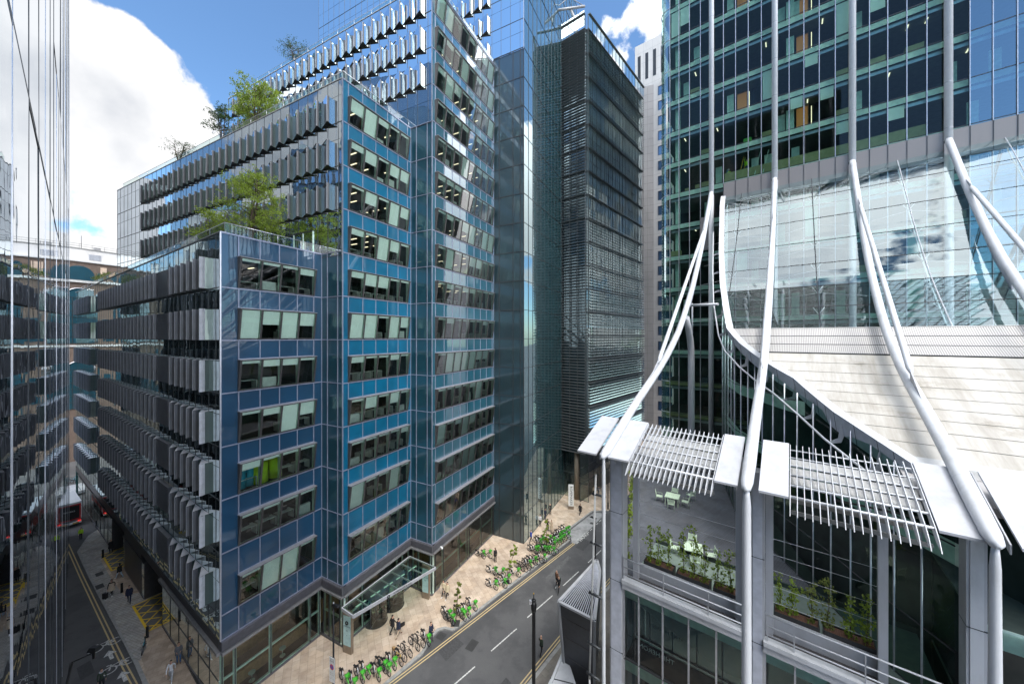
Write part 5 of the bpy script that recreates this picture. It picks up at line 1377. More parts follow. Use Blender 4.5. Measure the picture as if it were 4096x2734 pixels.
for v in m.v: pass
m.build('no_waiting_disc', sg)
l1.rotation_euler.z = math.atan2(-13.95, -27.55) * 0 - .42
c = ground(2340, 2250, .12)
l2 = lamp((9.55, 40.35), 7.6, 'black street lamp on the tower side of the road beyond the vent shaft', yaw=math.pi * .8)
pb = at(2135, 2370, 24.3); 
r = empty('camera_pole', 'tall black pole with a surveillance camera on top at the near side of the road', 'pole', (pb.x, pb.y, 0), 'street lamps')
hh = pb.z
m = MB(); m.tube([(0, 0, 0), (0, 0, 2.6), (0, 0, 2.9), (0, 0, hh - 1.3), (0, 0, hh - .55)], [.26, .26, .13, .12, .12], 'black', 14); m.build('pole', r)
m = MB(); m.tube([(0, 0, hh - 1.25), (0, 0, hh - 1.05), (0, 0, hh - .75), (0, 0, hh - .6)], [.16, .2, .2, .12], 'black', 14); m.tube([(0, 0, hh - .55), (0, 0, hh - .5), (0, 0, hh - .42)], [.12, .17, .1], 'black', 12); m.box(-.3, -.14, -.08, .08, hh - .75, hh - .5, 'mull_g'); m.tube([(0, 0, hh - .45), (0, 0, hh)], .03, 'black', 6); m.tube([(0, 0, hh - .06), (0, 0, hh)], .045, 'b_yel', 6); m.build('surveillance_camera', r)
# lamp on a bracket from the mirror wall
pa = at(375, 2600, 20.5)
r = empty('bracket_lamp', 'black lamp on a long bracket reaching over the side street from the mirror wall', 'street lamp', (pa.x, pa.y, pa.z), 'street lamps')
m = MB(); w0 = Vector(FV(26.5, 0, pa.z - .6)) - pa; m.tube([w0, Vector((-.8, -.35, -.35)), Vector((0, 0, -.1))], .05, 'black', 8); m.tube([w0 + Vector((.3, .2, -1.2)), Vector((-.9, -.4, -.4))], .03, 'black', 6); m.build('arm', r)
m = MB(); m.tube([(0, 0, -.45), (0, 0, -.1), (0, 0, .05)], [.06, .07, .05], 'black', 8); m.hexa([(-.25, -.16, 0), (.3, -.2, .05), (.3, .2, .05), (-.25, .16, 0), (-.16, -.1, .22), (.24, -.12, .24), (.24, .12, .24), (-.16, .1, .22)], 'black'); m.build('lamp_head', r)
# far lamps
c = ground(2432, 2034, .12); lamp((c.x, c.y), 8.5, 'black street lamp far down the road near the round column', yaw=2.6)

# ---------- bollards
for k, (x, y) in enumerate(((-62.0, 52.6), (-52.63, 45.35), (-43.37, 39.18), (-34.49, 33.33))):
    m = MB(); m.tube([(0, 0, 0), (0, 0, .05), (0, 0, .9), (0, 0, .98), (0, 0, 1.04)], [.14, .11, .10, .12, .05], 'black', 12)
    o = m.build('bollard'); o.location = (x, y, .125); o['category'] = 'bollard'; o['group'] = 'bollards along the side street'
    o['label'] = ('black bollard behind the lorry, farthest along the side street', 'black bollard by the bald man in black', 'black bollard beside the man in the navy suit', 'black bollard by the parked blue bicycle')[k]

# ---------- totem signs
def totem(p, h, w, label, yaw, lines):
    r = empty('totem_sign', label, 'sign', (p[0], p[1], .12), 'totem signs at the entrance', yaw)
    m = MB(); m.box(-w / 2, w / 2, -.14, .14, 0, h, 'bronze'); m.build('post', r)
    m = MB(); m.box(-w / 2 + .06, w / 2 - .06, -.16, -.141, .7, h - .35, 'totem'); g = m.build('sign_panel', r)
    m = MB(); m.torus((0, -.17, h - .95), .13, .05, (0, 1, 0), 'ink', 18, 6); m.build('ring_emblem', g)
    for t, sz, z in lines: text('sign_lettering', t, sz, 'ink', g, facemat((0, -.166, z), (1, 0, 0), (0, 0, 1)), .0)
    return r
yawN = math.atan2(-nA[1], nA[0])
totem((-14.75, 31.75), 3.7, .95, 'tall bronze totem sign with pale blue panel at the near end of the glass canopy', math.atan2(nA[0] * 0 - .0, 1) - .35, (('ROPEMAKER', .13, 2.42), ('25', .22, 2.05), ('A', .18, 1.62)))
totem((-9.35, 38.35), 3.6, .85, 'bronze totem sign with pale blue panel at the far end of the glass canopy', -.35, (('ROPEMAKER', .12, 2.3), ('25', .2, 2.0)))
c = ground(2284, 2034, .12)
r = empty('building_sign', 'upright white sign with the building name in front of the louvred building lobby', 'sign', (c.x, c.y, .12), None, -.15)
m = MB(); m.box(-.45, .45, -.15, .15, 0, .5, 'bronze'); m.build('base', r)
m = MB(); m.box(-.42, .42, -.1, .1, .5, 4.0, 'sign_w'); g = m.build('sign_panel', r)
text('sign_lettering', 'ROPEMAKER', .56, 'ink', g, facemat((0, -.106, 2.2), (0, 0, -1), (1, 0, 0)), 0)
# cctv on the third bay
m = MB(); p = FA3(1.2, .2, 4.95); m.box(-.06, .06, -.3, 0, -.05, .06, 'sign_w'); m.tube([(0, -.3, .0), (0, -.3, -.14)], .09, 'sign_w', 10)
o = m.build('security_camera'); o.location = p; o.rotation_euler = (0, 0, .9); o['label'] = 'white security camera on the grey fascia right of the entrance canopy'; o['category'] = 'camera'

# ---------- lorry
c = (-66.1, 52.6)
yawL = math.atan2(L[1], L[0])
lorry = empty('delivery_lorry', 'red and white box lorry seen from behind at the end of the side street', 'lorry', (c[0], c[1], 0), None, yawL)
m = MB(); m.box(.0, 7.2, -1.2, 1.2, 1.0, 3.6, 'van_w'); m.box(-.02, .0, -1.14, 1.14, 1.0, 3.3, 'red'); m.box(-.035, -.02, -.98, .98, 1.15, 3.12, 'black'); m.box(.3, 7.0, -1.215, -1.2, 1.1, 3.2, 'red'); m.box(.3, 7.0, 1.2, 1.215, 1.1, 3.2, 'red'); m.build('cargo_box', lorry)
m = MB(); m.box(-.1, 7.2, -1.15, 1.15, .55, .95, 'fascia'); m.box(-.25, -.1, -1.15, 1.15, .45, .7, 'van_w'); m.box(-.27, -.25, -.9, -.3, .48, .66, 'b_yel'); m.build('chassis', lorry)
for y in (-.95, .95):
    m = MB(); m.box(-.28, -.25, y - .16, y + .16, .72, .9, 'tail'); m.build('tail_light', lorry)
m = MB(); m.box(7.4, 9.2, -1.15, 1.15, .6, 2.7, 'red'); m.box(8.9, 9.22, -1.0, 1.0, 1.6, 2.4, 'c_black'); m.build('cab', lorry)
for x in (1.2, 6.9):
    for y in (-1.05, 1.05):
        m = MB(); m.tube([(x, y - .14, .45), (x, y + .14, .45)], .45, 'rubber', 18, True, False); m.build('wheel', lorry)
text('side_lettering', 'logistics', .36, 'sign_w', lorry, facemat((-.04, 0, 2.35), (0, -1, 0), (0, 0, 1)), 0)
# a parked dark car beyond
def car(p, yaw, label, k):
    r = empty('parked_car', label, 'car', (p[0], p[1], 0), 'cars at the end of the side street', yaw)
    m = MB()
    prof_ = [(-2.2, .35), (-2.2, .8), (-2.0, .95), (-1.3, 1.0), (-.8, 1.42), (.7, 1.42), (1.2, 1.0), (2.1, .85), (2.2, .35)]
    m.extrude([(x, -.88, z) for x, z in prof_], (0, 1.76, 0), k); m.build('body', r)
    m = MB(); m.box(-.7, .6, -.89, .89, 1.03, 1.34, 'c_black'); m.build('side_window', r)
    for x in (-1.35, 1.35):
        for y in (-.8, .8):
            m = MB(); m.tube([(x, y - .1, .33), (x, y + .1, .33)], .33, 'rubber', 14, True, False); m.build('wheel', r)
car((-80, 64), yawL, 'silver car waiting ahead of the lorry', 'steel'); car((-69, 66), .5, 'black car crossing at the far end of the side street', 'black')

# ---------- bicycles
def make_bike(kind):
    fr = {'lime': 'b_white', 'lime_dark': 'b_teal', 'plain': 'b_black', 'yellow': 'b_yel', 'cyan': 'b_cyan'}[kind]
    share = kind in ('lime', 'lime_dark')
    r = bpy.data.objects.new('share_bicycle' if share else 'bicycle', None); COL.objects.link(r); r.empty_display_size = .3
    R_ = .34
    for x, nm in ((-.55, 'rear'), (.55, 'front')):
        m = MB(); m.torus((x, 0, R_), R_ - .03, .028, (0, 1, 0), 'rubber', 22, 6); w = m.build('wheel', r)
        m = MB(); m.tube([(x, -.05, R_), (x, .05, R_)], .05 if share else .03, 'b_black', 8)
        for i in range(8):
            a = math.pi * i / 8 * 2; m.tube([(x, 0, R_), (x + (R_ - .04) * math.cos(a), 0, R_ + (R_ - .04) * math.sin(a))], .005, 'mull_g', 3, False)
        m.build('spokes', w)
        m = MB(); n = 8
        for i in range(n):
            a0 = (.15 + .75 * i / n) * math.pi; a1 = (.15 + .75 * (i + 1) / n) * math.pi; q = R_ + .035
            m.face([(x + q * math.cos(a0), -.04, R_ + q * math.sin(a0)), (x + q * math.cos(a1), -.04, R_ + q * math.sin(a1)), (x + q * math.cos(a1), .04, R_ + q * math.sin(a1)), (x + q * math.cos(a0), .04, R_ + q * math.sin(a0))], 'green' if (share and nm == 'front') else 'b_black')
        m.build('mudguard', w)
    t = .045 if share else .02
    m = MB()
    m.tube([(-.12, 0, .30), (.42, 0, .80)], t, fr, 8); m.tube([(-.12, 0, .30), (-.26, 0, .82)], t * .85, fr, 8); m.tube([(-.55, 0, R_), (-.12, 0, .30)], t * .6, fr, 6); m.tube([(-.55, 0, R_), (-.24, 0, .72)], t * .5, fr, 6)
    if not share: m.tube([(-.24, 0, .76), (.40, 0, .82)], t * .9, fr, 6)
    m.tube([(.40, 0, .95), (.44, 0, .72), (.55, 0, R_)], t * .6 if share else .018, 'green' if kind == 'lime' else fr, 6)
    if share: m.box(-.42, -.2, -.05, .05, .42, .66, 'b_black')
    m.build('frame', r)
    m = MB(); m.tube([(-.12, -.12, .3), (-.12, .12, .3)], .016, 'b_black', 6); m.tube([(-.12, -.05, .3), (-.12, -.045, .3)], .09, 'b_black', 14); m.tube([(-.12, -.1, .3), (.02, -.1, .2)], .012, 'b_black', 5); m.tube([(-.12, .1, .3), (-.26, .1, .4)], .012, 'b_black', 5); m.box(-.02, .07, -.16, -.08, .185, .21, 'b_black'); m.box(-.31, -.22, .08, .16, .39, .415, 'b_black'); m.build('crank', r)
    m = MB(); m.tube([(.39, -.28, 1.03), (.36, -.2, 1.06), (.40, 0, 1.0), (.36, .2, 1.06), (.39, .28, 1.03)] if share else [(.34, -.24, .98), (.44, -.12, .98), (.41, 0, .95), (.44, .12, .98), (.34, .24, .98)], .015, 'b_black', 6); m.build('handlebar', r)
    m = MB(); m.tube([(-.26, 0, .82), (-.29, 0, .93)], .016, 'mull_g', 6); m.hexa([(-.44, -.09, .93), (-.12, -.02, .94), (-.12, .02, .94), (-.44, .09, .93), (-.43, -.085, .98), (-.12, -.02, .97), (-.12, .02, .97), (-.43, .085, .98)], 'b_black'); m.build('saddle', r)
    if share:
        m = MB()
        a = [(.46, -.13, .80), (.68, -.13, .80), (.68, .13, .80), (.46, .13, .80)]; b_ = [(.43, -.19, 1.04), (.76, -.19, 1.04), (.76, .19, 1.04), (.43, .19, 1.04)]
        m.face(a, 'green'); 
        for i in range(4): m.face([a[i], a[(i + 1) % 4], b_[(i + 1) % 4], b_[i]], 'green')
        m.build('basket', r)
        m = MB(); m.box(-.86, -.5, -.07, .07, .69, .76, 'b_black' if kind == 'lime' else 'b_black'); m.build('rear_rack', r)
    elif kind == 'yellow':
        m = MB(); m.box(-.8, -.5, -.12, .12, .72, .92, 'wood'); m.build('basket', r)
    return r
bikes = {k: [make_bike(k), False] for k in ('lime', 'lime_dark', 'plain', 'yellow', 'cyan')}
KERB = [(-10.6, 28.4), (-8.0, 31.6), (-5.3, 34.45), (-1.75, 38.4), (7.7, 48.75)]
BK = []   # pixel of the wheels on the ground, heading, kind, label
def pc(x, y): return (850 + x * .5638, 1850 + y * .5638)
def pd(x, y): return (1950 + x * .3508, 1750 + y * .3508)
near = [(pc(925, 1575), 'lime', 'beside the sign pole, nearest of the row'), (pc(985, 1600), 'lime', 'second from the parking sign pole'), (pc(1035, 1545), 'lime', 'tipped towards its neighbour, third from the sign pole'), (pc(1075, 1515), 'lime', 'fourth from the sign pole'), (pc(1150, 1530), 'lime', 'fifth from the sign pole'),
        (pc(1190, 1480), 'lime_dark', 'dark teal frame among white ones near the yellow bicycle'), (pc(1222, 1500), 'lime', 'just before the yellow bicycle'), (pc(1262, 1445), 'lime', 'half hidden behind the yellow bicycle'), (pc(1312, 1430), 'yellow', ''), (pc(1335, 1395), 'plain', 'leaning next to the yellow bicycle'), (pc(1370, 1365), 'plain', 'with the second black one, right of the yellow bicycle'),
        (pc(1430, 1320), 'plain', 'in the middle of the near row'), (pc(1458, 1300), 'plain', 'beside the last green basket of the near row'), (pc(1510, 1275), 'lime', 'next to the man in the dark suit')]
mid_ = [(pc(1660, 1110), 'lime', 'behind the dark teal one left of the slim tree'), (pc(1672, 1150), 'lime_dark', 'dark teal, standing alone left of the slim tree'), (pc(1745, 1095), 'lime', 'under the slim tree, nearest of four'), (pc(1768, 1105), 'lime', 'under the slim tree, second of four'), (pc(1800, 1080), 'lime', 'right of the slim tree, third of four'), (pc(1835, 1045), 'lime', 'right of the slim tree, last of four'),
        (pd(-75, 1390), 'lime_dark', 'dark teal, left of the open pair on the pavement'), (pd(-25, 1380), 'lime_dark', 'dark teal with green basket, right of the open pair')]
far = [((1962, 2303), 'lime', 'alone nearest the glazing between the trees'), ((1995, 2310), 'lime', 'second out from the glazing between the trees'), ((1970, 2358), 'lime', 'nearest the kerb before the second tree'), ((2000, 2352), 'lime', 'second from the kerb before the second tree'), ((2018, 2330), 'lime', 'third from the kerb before the second tree'), ((2058, 2306), 'lime', 'just right of the second tree')]
for px_, k, lb in near: BK.append((px_, k, lb, rnd.uniform(-.12, .12)))
for px_, k, lb in mid_: BK.append((px_, k, lb, rnd.uniform(-.2, .2)))
for px_, k, lb in far: BK.append((px_, k, lb, rnd.uniform(-.2, .2) + .25))
row = []
for i in range(9): t = i / 8; row.append(((2078 + 82 * t, 2286 - 36 * t), 'plain' if i in (0, 1, 2, 4, 6, 7) else 'lime'))
for i in range(8): t = i / 7; row.append(((2128 + 84 * t, 2212 + 6 * t), 'lime' if i not in (2, 7) else 'plain'))
for i in range(5): t = i / 4; row.append(((2150 + 50 * t, 2182 - 6 * t), 'lime'))
for i in range(7): t = i / 6; row.append(((2206 + 56 * t, 2190 - 34 * t), 'lime' if i != 5 else 'plain'))
for i in range(5): t = i / 4; row.append(((2222 + 44 * t, 2162 - 30 * t), 'lime'))
cnt = 0
words = ['first', 'second', 'third', 'fourth', 'fifth', 'sixth', 'seventh', 'eighth', 'ninth']
secs = [(9, 'from the slim tree in the mixed rack'), (8, 'in the crowded middle clump by the kerb'), (5, 'in the back line behind the middle clump'), (7, 'in the kerb line nearest the taxi bay'), (5, 'in the last clump before the taxi bay')]
idx = 0
for n_, ph in secs:
    for q in range(n_):
        (px_, k) = row[idx]; idx += 1
        BK.append((px_, k, words[q] + ' ' + ph, rnd.uniform(-.15, .15)))
for px_, k, lb, j in BK:
    g_ = ground(px_[0] + rnd.uniform(-4, 4), px_[1] - 6 + rnd.uniform(-5, 5), .12)
    proto, used = bikes[k]
    o = proto if not used else copy_tree(proto)
    bikes[k][1] = True
    o.location = (g_.x, g_.y, .125)
    # noses point across the pavement towards the road
    yaw = math.atan2(-N[0] * .0 - .62, .78) + j + rnd.uniform(-.1, .1)
    o.rotation_euler = (rnd.uniform(-.12, -.02), 0, yaw)
    if k == 'yellow': lb2 = 'mustard yellow bicycle with a wooden box in the near row'
    elif k == 'plain': lb2 = 'black bicycle, ' + lb
    elif k == 'lime_dark': lb2 = 'share bicycle with green basket, ' + lb
    else: lb2 = 'white share bicycle, green basket, ' + lb
    o['label'] = lb2; o['category'] = 'bicycle'; o['group'] = 'bicycles parked on the pavement'
o = bikes['cyan'][0]; o.location = (-33.4, 31.9, .13); o.rotation_euler = (-.1, 0, -.9); o['label'] = 'sky blue bicycle with brown saddle parked alone on the side street'; o['category'] = 'bicycle'; o['group'] = 'bicycles parked on the pavement'
for i in range(7):
    g_ = ground(292 + i * 9, 1925 + i * 1.5, .1); c2 = copy_tree(bikes['cyan'][0]); c2.location = (g_.x, g_.y, .1); c2.rotation_euler = (-.05, 0, 1.2 + rnd.uniform(-.1, .1)); c2['label'] = words[i] + ' small blue bicycle from the mirror wall in the far rack beyond the lorry'; c2['category'] = 'bicycle'; c2['group'] = 'bicycles in the far rack'

# ---------- people
def person_mesh(pose):
    """one continuous skinned body; feet at the origin, facing +X"""
    sp = {'stand': dict(st=0, arm=(.06, .06), bend=(.1, .1)), 'walk': dict(st=.30, arm=(-.22, .26), bend=(.25, .35)), 'hold': dict(st=.03, arm=(.05, .04), bend=(1.5, 1.4)), 'stride': dict(st=.38, arm=(.25, -.2), bend=(.4, .3)), 'reach': dict(st=.08, arm=(.0, .0), bend=(0, 0))}[pose]
    V_ = []; E_ = []; R_ = []
    def v(p, r, par=None):
        V_.append(p); R_.append(r)
        if par is not None: E_.append((par, len(V_) - 1))
        return len(V_) - 1
    s_ = sp['st']
    pel = v((0, 0, .94), (.15, .115)); wst = v((0, 0, 1.08), (.135, .10), pel); ch = v((.01, 0, 1.27), (.165, .115), wst); up = v((.0, 0, 1.41), (.13, .09), ch); nk = v((.015, 0, 1.50), (.055, .055), up); hd0 = v((.03, 0, 1.575), (.078, .07), nk); hd1 = v((.025, 0, 1.66), (.095, .08), hd0); hd2 = v((.01, 0, 1.725), (.07, .06), hd1)
    nose = v((.125, 0, 1.635), (.012, .012), hd1)
    for sd_, sy in ((0, 1), (1, -1)):
        f = s_ if sd_ == 0 else -s_
        hip = v((0, .09 * sy, .86), (.095, .09), pel); kn = v((f * .55 + (.05 if f < 0 else .04), .095 * sy, .49), (.062, .062), hip); an = v((f - (.06 if f < 0 else 0), .09 * sy, .10 + (.09 if f < -.1 else 0)), (.04, .04), kn)
        zt = .045 + (.03 if f < -.1 else 0); toe = v((f + .12, .10 * sy, zt), (.04, .032), an); v((f + .18, .10 * sy, zt - .005), (.028, .022), toe)
        ar = sp['arm'][sd_]; bd = sp['bend'][sd_]
        sh = v((0, .18 * sy, 1.42), (.06, .06), up)
        if pose == 'reach': el = v((.08, .24 * sy, 1.62), (.045, .045), sh); wr = v((.12, .16 * sy, 1.86), (.03, .03), el); hdn = Vector((.1, -.1 * sy, 1)).normalized()
        else:
            el = v((ar * .7, .235 * sy, 1.14), (.047, .047), sh)
            a = ar * .9 + bd; dx, dz = math.sin(a) * .25, -math.cos(a) * .25
            yy = .22 * sy if bd < 1 else .12 * sy
            wr = v((ar * .7 + dx, yy, 1.14 + dz), (.03, .03), el); hdn = Vector((dx, (yy - .235 * sy) * .4, dz)).normalized()
        w0 = Vector(V_[wr]); pm = v(tuple(w0 + hdn * .07), (.032, .018), wr)
        side = Vector((1, 0, 0)).cross(hdn); side = Vector((hdn.z, 0, -hdn.x)) * 1.0
        for q, (off, ln) in enumerate(((.028, .075), (.010, .085), (-.010, .08), (-.028, .062))):
            b0 = v(tuple(w0 + hdn * .105 + side * off), (.0095, .0095), pm); v(tuple(w0 + hdn * (.105 + ln) + side * off * 1.1 + Vector((0, -.02 * sy, 0))), (.008, .008), b0)
        v(tuple(w0 + hdn * .085 + side * .055), (.010, .010), pm)
    me = bpy.data.meshes.new('body'); me.from_pydata(V_, E_, []); ob = bpy.data.objects.new('body', me); COL.objects.link(ob)
    md = ob.modifiers.new('s', 'SKIN'); sv = me.skin_vertices[0].data
    for i, r_ in enumerate(R_): sv[i].radius = r_
    sv[0].use_root = True
    ob.modifiers.new('u', 'SUBSURF').levels = 1
    bpy.context.view_layer.update()
    ev = bpy.data.meshes.new_from_object(ob.evaluated_get(bpy.context.evaluated_depsgraph_get()))
    bpy.data.objects.remove(ob)
    ev.materials.clear()
    for k in ('skin', 'cl_black', 'cl_black', 'b_black'): ev.materials.append(M[k])
    wrs = []
    for p in ev.polygons:
        c = p.center; hand = False
        p.use_smooth = True
        if c.z > 1.475 and abs(c.y) < .13: mi = 0
        elif pose == 'reach' and c.z > 1.80: mi = 0
        elif c.z < .105 or (c.z < .2 and abs(c.x) > .3 and c.z < .16): mi = 3
        elif c.z < .93 and abs(c.y) < .185: mi = 2
        else:
            mi = 1
            if pose != 'reach':
                for sd_ in (0, 1):
                    ar = sp['arm'][sd_]; bd = sp['bend'][sd_]; a = ar * .9 + bd; q = Vector((ar * .7 + math.sin(a) * .25, (.22 if bd < 1 else .12) * (1 if sd_ == 0 else -1), 1.14 - math.cos(a) * .25))
                    if (c - q).length < .22 and (c - q).dot(Vector((math.sin(a), 0, -math.cos(a)))) > -.01 and abs(c.y) > .09: mi = 0
        p.material_index = mi
    return ev
POSE = {k: person_mesh(k) for k in ('stand', 'walk', 'hold', 'stride', 'reach')}
def hair_mesh(kind):
    bm = bmesh.new(); bmesh.ops.create_uvsphere(bm, u_segments=14, v_segments=9, radius=1)
    for v in bm.verts:
        v.co = Vector((v.co.x * .105, v.co.y * .092, v.co.z * .10)) + Vector((-.005, 0, 1.685))
        if kind == 'long' and v.co.z < 1.68: v.co.z -= (1.68 - v.co.z) * 2.2 + .03; v.co.x = min(v.co.x, -.0) - .02; v.co.y *= .95
    cut = [v for v in bm.verts if (v.co.x > .055 and v.co.z < 1.71) or (kind == 'short' and v.co.z < 1.635) or (kind == 'short' and v.co.x > .0 and v.co.z < 1.67)]
    bmesh.ops.delete(bm, geom=cut, context='VERTS')
    me = bpy.data.meshes.new('hair'); bm.to_mesh(me); bm.free(); me.materials.append(M['hair'])
    for p in me.polygons: p.use_smooth = True
    return me
HAIR = {k: hair_mesh(k) for k in ('short', 'long')}
def coat_mesh():
    m = MB(); n = 16; rings = [(1.40, .15, .20), (1.2, .17, .235), (1.0, .17, .22), (.8, .2, .25), (.6, .23, .28)]
    for (z0, a0, b0), (z1, a1, b1) in zip(rings[:-1], rings[1:]):
        for i in range(n):
            t0, t1 = 2 * math.pi * i / n, 2 * math.pi * (i + 1) / n
            m.face([(a1 * math.cos(t0), b1 * math.sin(t0), z1), (a1 * math.cos(t1), b1 * math.sin(t1), z1), (a0 * math.cos(t1), b0 * math.sin(t1), z0), (a0 * math.cos(t0), b0 * math.sin(t0), z0)], 'cl_beige', True)
    return m
def eyes_mesh():
    m = MB()
    for y in (-.032, .032): m.box(.108, .118, y - .012, y + .012, 1.655, 1.665, 'hair')
    m.box(.105, .115, -.022, .022, 1.588, 1.594, 'cl_brown')
    return m
EY = None
def person(pos, yaw, label, top, leg, pose='stand', hair='short', skin='skin', shoe='b_black', scale=1.0, coat=None, extra=None, hairm='hair', grp=None):
    global EY
    r = bpy.data.objects.new('person', POSE[pose].copy() if False else POSE[pose]); COL.objects.link(r)
    for i, k in enumerate((skin, top, leg, shoe)):
        r.material_slots[i].link = 'OBJECT'; r.material_slots[i].material = M[k]
    r.location = pos; r.rotation_euler = (0, 0, yaw); r.scale = (scale,) * 3
    r['label'] = label; r['category'] = 'person'
    if grp: r['group'] = grp
    if hair:
        h = bpy.data.objects.new('hair', HAIR[hair]); COL.objects.link(h); h.parent = r
        h.material_slots[0].link = 'OBJECT'; h.material_slots[0].material = M[hairm]
    if EY is None: EY = eyes_mesh().build('face', r)
    else:
        e = EY.copy(); COL.objects.link(e); e.parent = r
    if coat:
        c = coat_mesh(); c.mats = [coat]; c.build('coat', r)
    if extra: extra(r)
    return r
def hiviz(r): m = coat_mesh(); m.mats = ['cl_hiviz']; m.f = m.f[:32]; m.mi = m.mi[:32]; m.smooth = m.smooth[:32]; m.build('vest', r)
def hood(r): m = MB(); m.torus((-.03, 0, 1.49), .09, .045, (.2, 0, 1), 'cl_lgrey', 14, 6); m.build('hood', r)
def jkt(k):
    def f(r): m = coat_mesh(); m.mats = [k]; m.f = m.f[:48]; m.mi = m.mi[:48]; m.smooth = m.smooth[:48]; m.build('jacket', r)
    return f
def held(name, label, cat, pos, dims, k, yaw=0):
    m = MB(); dx, dy, dz = dims; m.box(-dx / 2, dx / 2, -dy / 2, dy / 2, 0, dz, k)
    o = m.build(name); o.location = pos; o.rotation_euler = (0, 0, yaw); o['label'] = label; o['category'] = cat; return o
def GP(px, py): 
    g_ = ground(px, py, .13); return (g_.x, g_.y, .13)
toN = math.atan2(N[1], N[0]); toL = math.atan2(L[1], L[0])
person(GP(324, 2158), toL + 2.6, 'worker in yellow high visibility vest standing behind the lorry', 'cl_hiviz', 'cl_black', 'stand', extra=hiviz)
person(GP(444, 2208), toL + .3, 'bald man in black holding a phone by the yellow hatching', 'cl_black', 'cl_black', 'hold', hair=None, coat='cl_black')
person(GP(478, 2311), toL + .6, 'person in a black hooded top and pale jeans walking away', 'cl_black', 'cl_ljeans', 'walk', 'long', shoe='sign_w', extra=jkt('cl_black'))
person(GP(446, 2380), toL + 2.8, 'woman in an open beige coat pulling a black suitcase', 'cl_black', 'cl_black', 'walk', 'long', coat='cl_beige', shoe='sign_w', hairm='hair2')
g_ = GP(421, 2393)
r = empty('suitcase', 'black upright suitcase on wheels beside the woman in the beige coat', 'suitcase', g_); m = MB(); m.box(-.2, .2, -.13, .13, .07, .62, 'b_black'); m.build('shell', r)
for sx in (-.15, .15):
    m = MB(); m.tube([(sx, -.1, .035), (sx, -.06, .035)], .035, 'rubber', 8); m.build('wheel', r)
m = MB(); m.tube([(-.12, 0, .62), (-.12, 0, 1.0), (.12, 0, 1.0), (.12, 0, .62)], .012, 'mull_g', 5); m.build('handle', r)
person(GP(517, 2408), toL + 2.9, 'broad man in a navy suit beside a bollard', 'cl_navy', 'cl_navy', 'walk', extra=jkt('cl_navy'), scale=1.04)
person(GP(715, 2650), toL + 2.9, 'man in a grey jacket and blue jeans by the corner glazing', 'cl_grey', 'cl_jeans', 'hold', hairm='hair2', shoe='cl_brown', extra=jkt('cl_grey'), scale=1.03)
person(GP(684, 2724), toL + 2.7, 'man in white shirt and pale grey trousers near the bottom corner', 'cl_white', 'cl_lgrey', 'walk', shoe='sign_w')
person(GP(406, 2760), toL + 3.3, 'man in a dark green jacket with a grey hood on the side road', 'cl_green', 'cl_black', 'stand', extra=hood, hairm='hair2')
person(GP(320, 1985), toL + .2, 'small figure in black on the pavement beyond the lorry', 'cl_black', 'cl_black', 'stand')
person(GP(1570, 2531), toN - .25 + .2, 'woman in black with a fur trimmed hood walking past the revolving doors', 'cl_black', 'cl_black', 'walk', 'short', extra=jkt('cl_black'))
person(GP(1594, 2545), toN + .1, 'man in navy jacket and beige trousers with a black bag', 'cl_navy', 'cl_beige', 'stride', shoe='cl_brown', extra=jkt('cl_navy'))
g_ = GP(1612, 2532); held('shoulder_bag', 'black bag hanging beside the man in beige trousers', 'bag', (g_[0], g_[1] - .1, .95), (.4, .14, .3), 'b_black', .8)
person(GP(1724, 2561), toN - 1.5, 'man in a dark suit standing among the near bicycles', 'cl_navy', 'cl_black', 'hold', hairm='hair2', extra=jkt('cl_navy'))
person(GP(1774, 2382), toN + math.pi, 'woman in a pale top and black trousers, left of a pair', 'cl_cream', 'cl_black', 'walk', 'long', shoe='sign_w')
person(GP(1789, 2391), toN + math.pi + .1, 'woman in a cream jacket and black trousers, right of a pair', 'cl_cream', 'cl_black', 'walk', 'short', shoe='sign_w', extra=jkt('cl_cream'))
person(GP(1981, 2245), toN - 1.8, 'man in a black suit standing alone on the wide pavement', 'cl_black', 'cl_black', 'hold', skin='skin2', extra=jkt('cl_black'))
person(GP(2124, 2169), toN + 3.0, 'walker in a bright blue top with a dark jacket', 'cl_blue', 'cl_black', 'stride')
person(GP(2160, 2103), toN - 2.2, 'man in a white shirt by the mirror glazing', 'cl_white', 'cl_black', 'hold')
person(GP(2181, 2077), toN - 1.9, 'man in an open dark suit and white shirt by the glazing', 'cl_navy', 'cl_navy', 'stand', skin='skin2')
person(GP(2201, 2056), toN - 2.4, 'man in black, farthest of those waiting by the glazing', 'cl_black', 'cl_black', 'stand')
person(GP(2206, 2126), toN - 2.6, 'woman in a beige coat behind the green bicycles', 'cl_beige', 'cl_beige', 'hold', 'long', coat='cl_beige', hairm='hair2')
person(GP(2191, 2122), toN + .3, 'dark clothed person facing the woman in the beige coat', 'cl_black', 'cl_black', 'hold')
person(GP(2321, 2057), toN + 3.0, 'woman in a long black coat walking near the building name sign', 'cl_black', 'cl_black', 'walk', 'long', coat='cl_black')
person(GP(2376, 1982), toN + .1, 'man in a beige jacket, left of the far pair', 'cl_beige', 'cl_black', 'walk')
person(GP(2394, 1981), toN + .1, 'man in grey, right of the far pair', 'cl_grey', 'cl_grey', 'walk')
person(GP(2441, 1884), toN + 3.1, 'cyclist in black far down the road', 'cl_black', 'cl_black', 'stride')
person(GP(2366, 1848), toN + 2.9, 'person in red far off behind the lobby glass', 'cl_red', 'cl_black', 'walk')
person(GP(2227, 2340), toN + 3.2, 'bald man in dark red crossing the road', 'cl_brown', 'cl_black', 'stride', hair=None, shoe='sign_w')
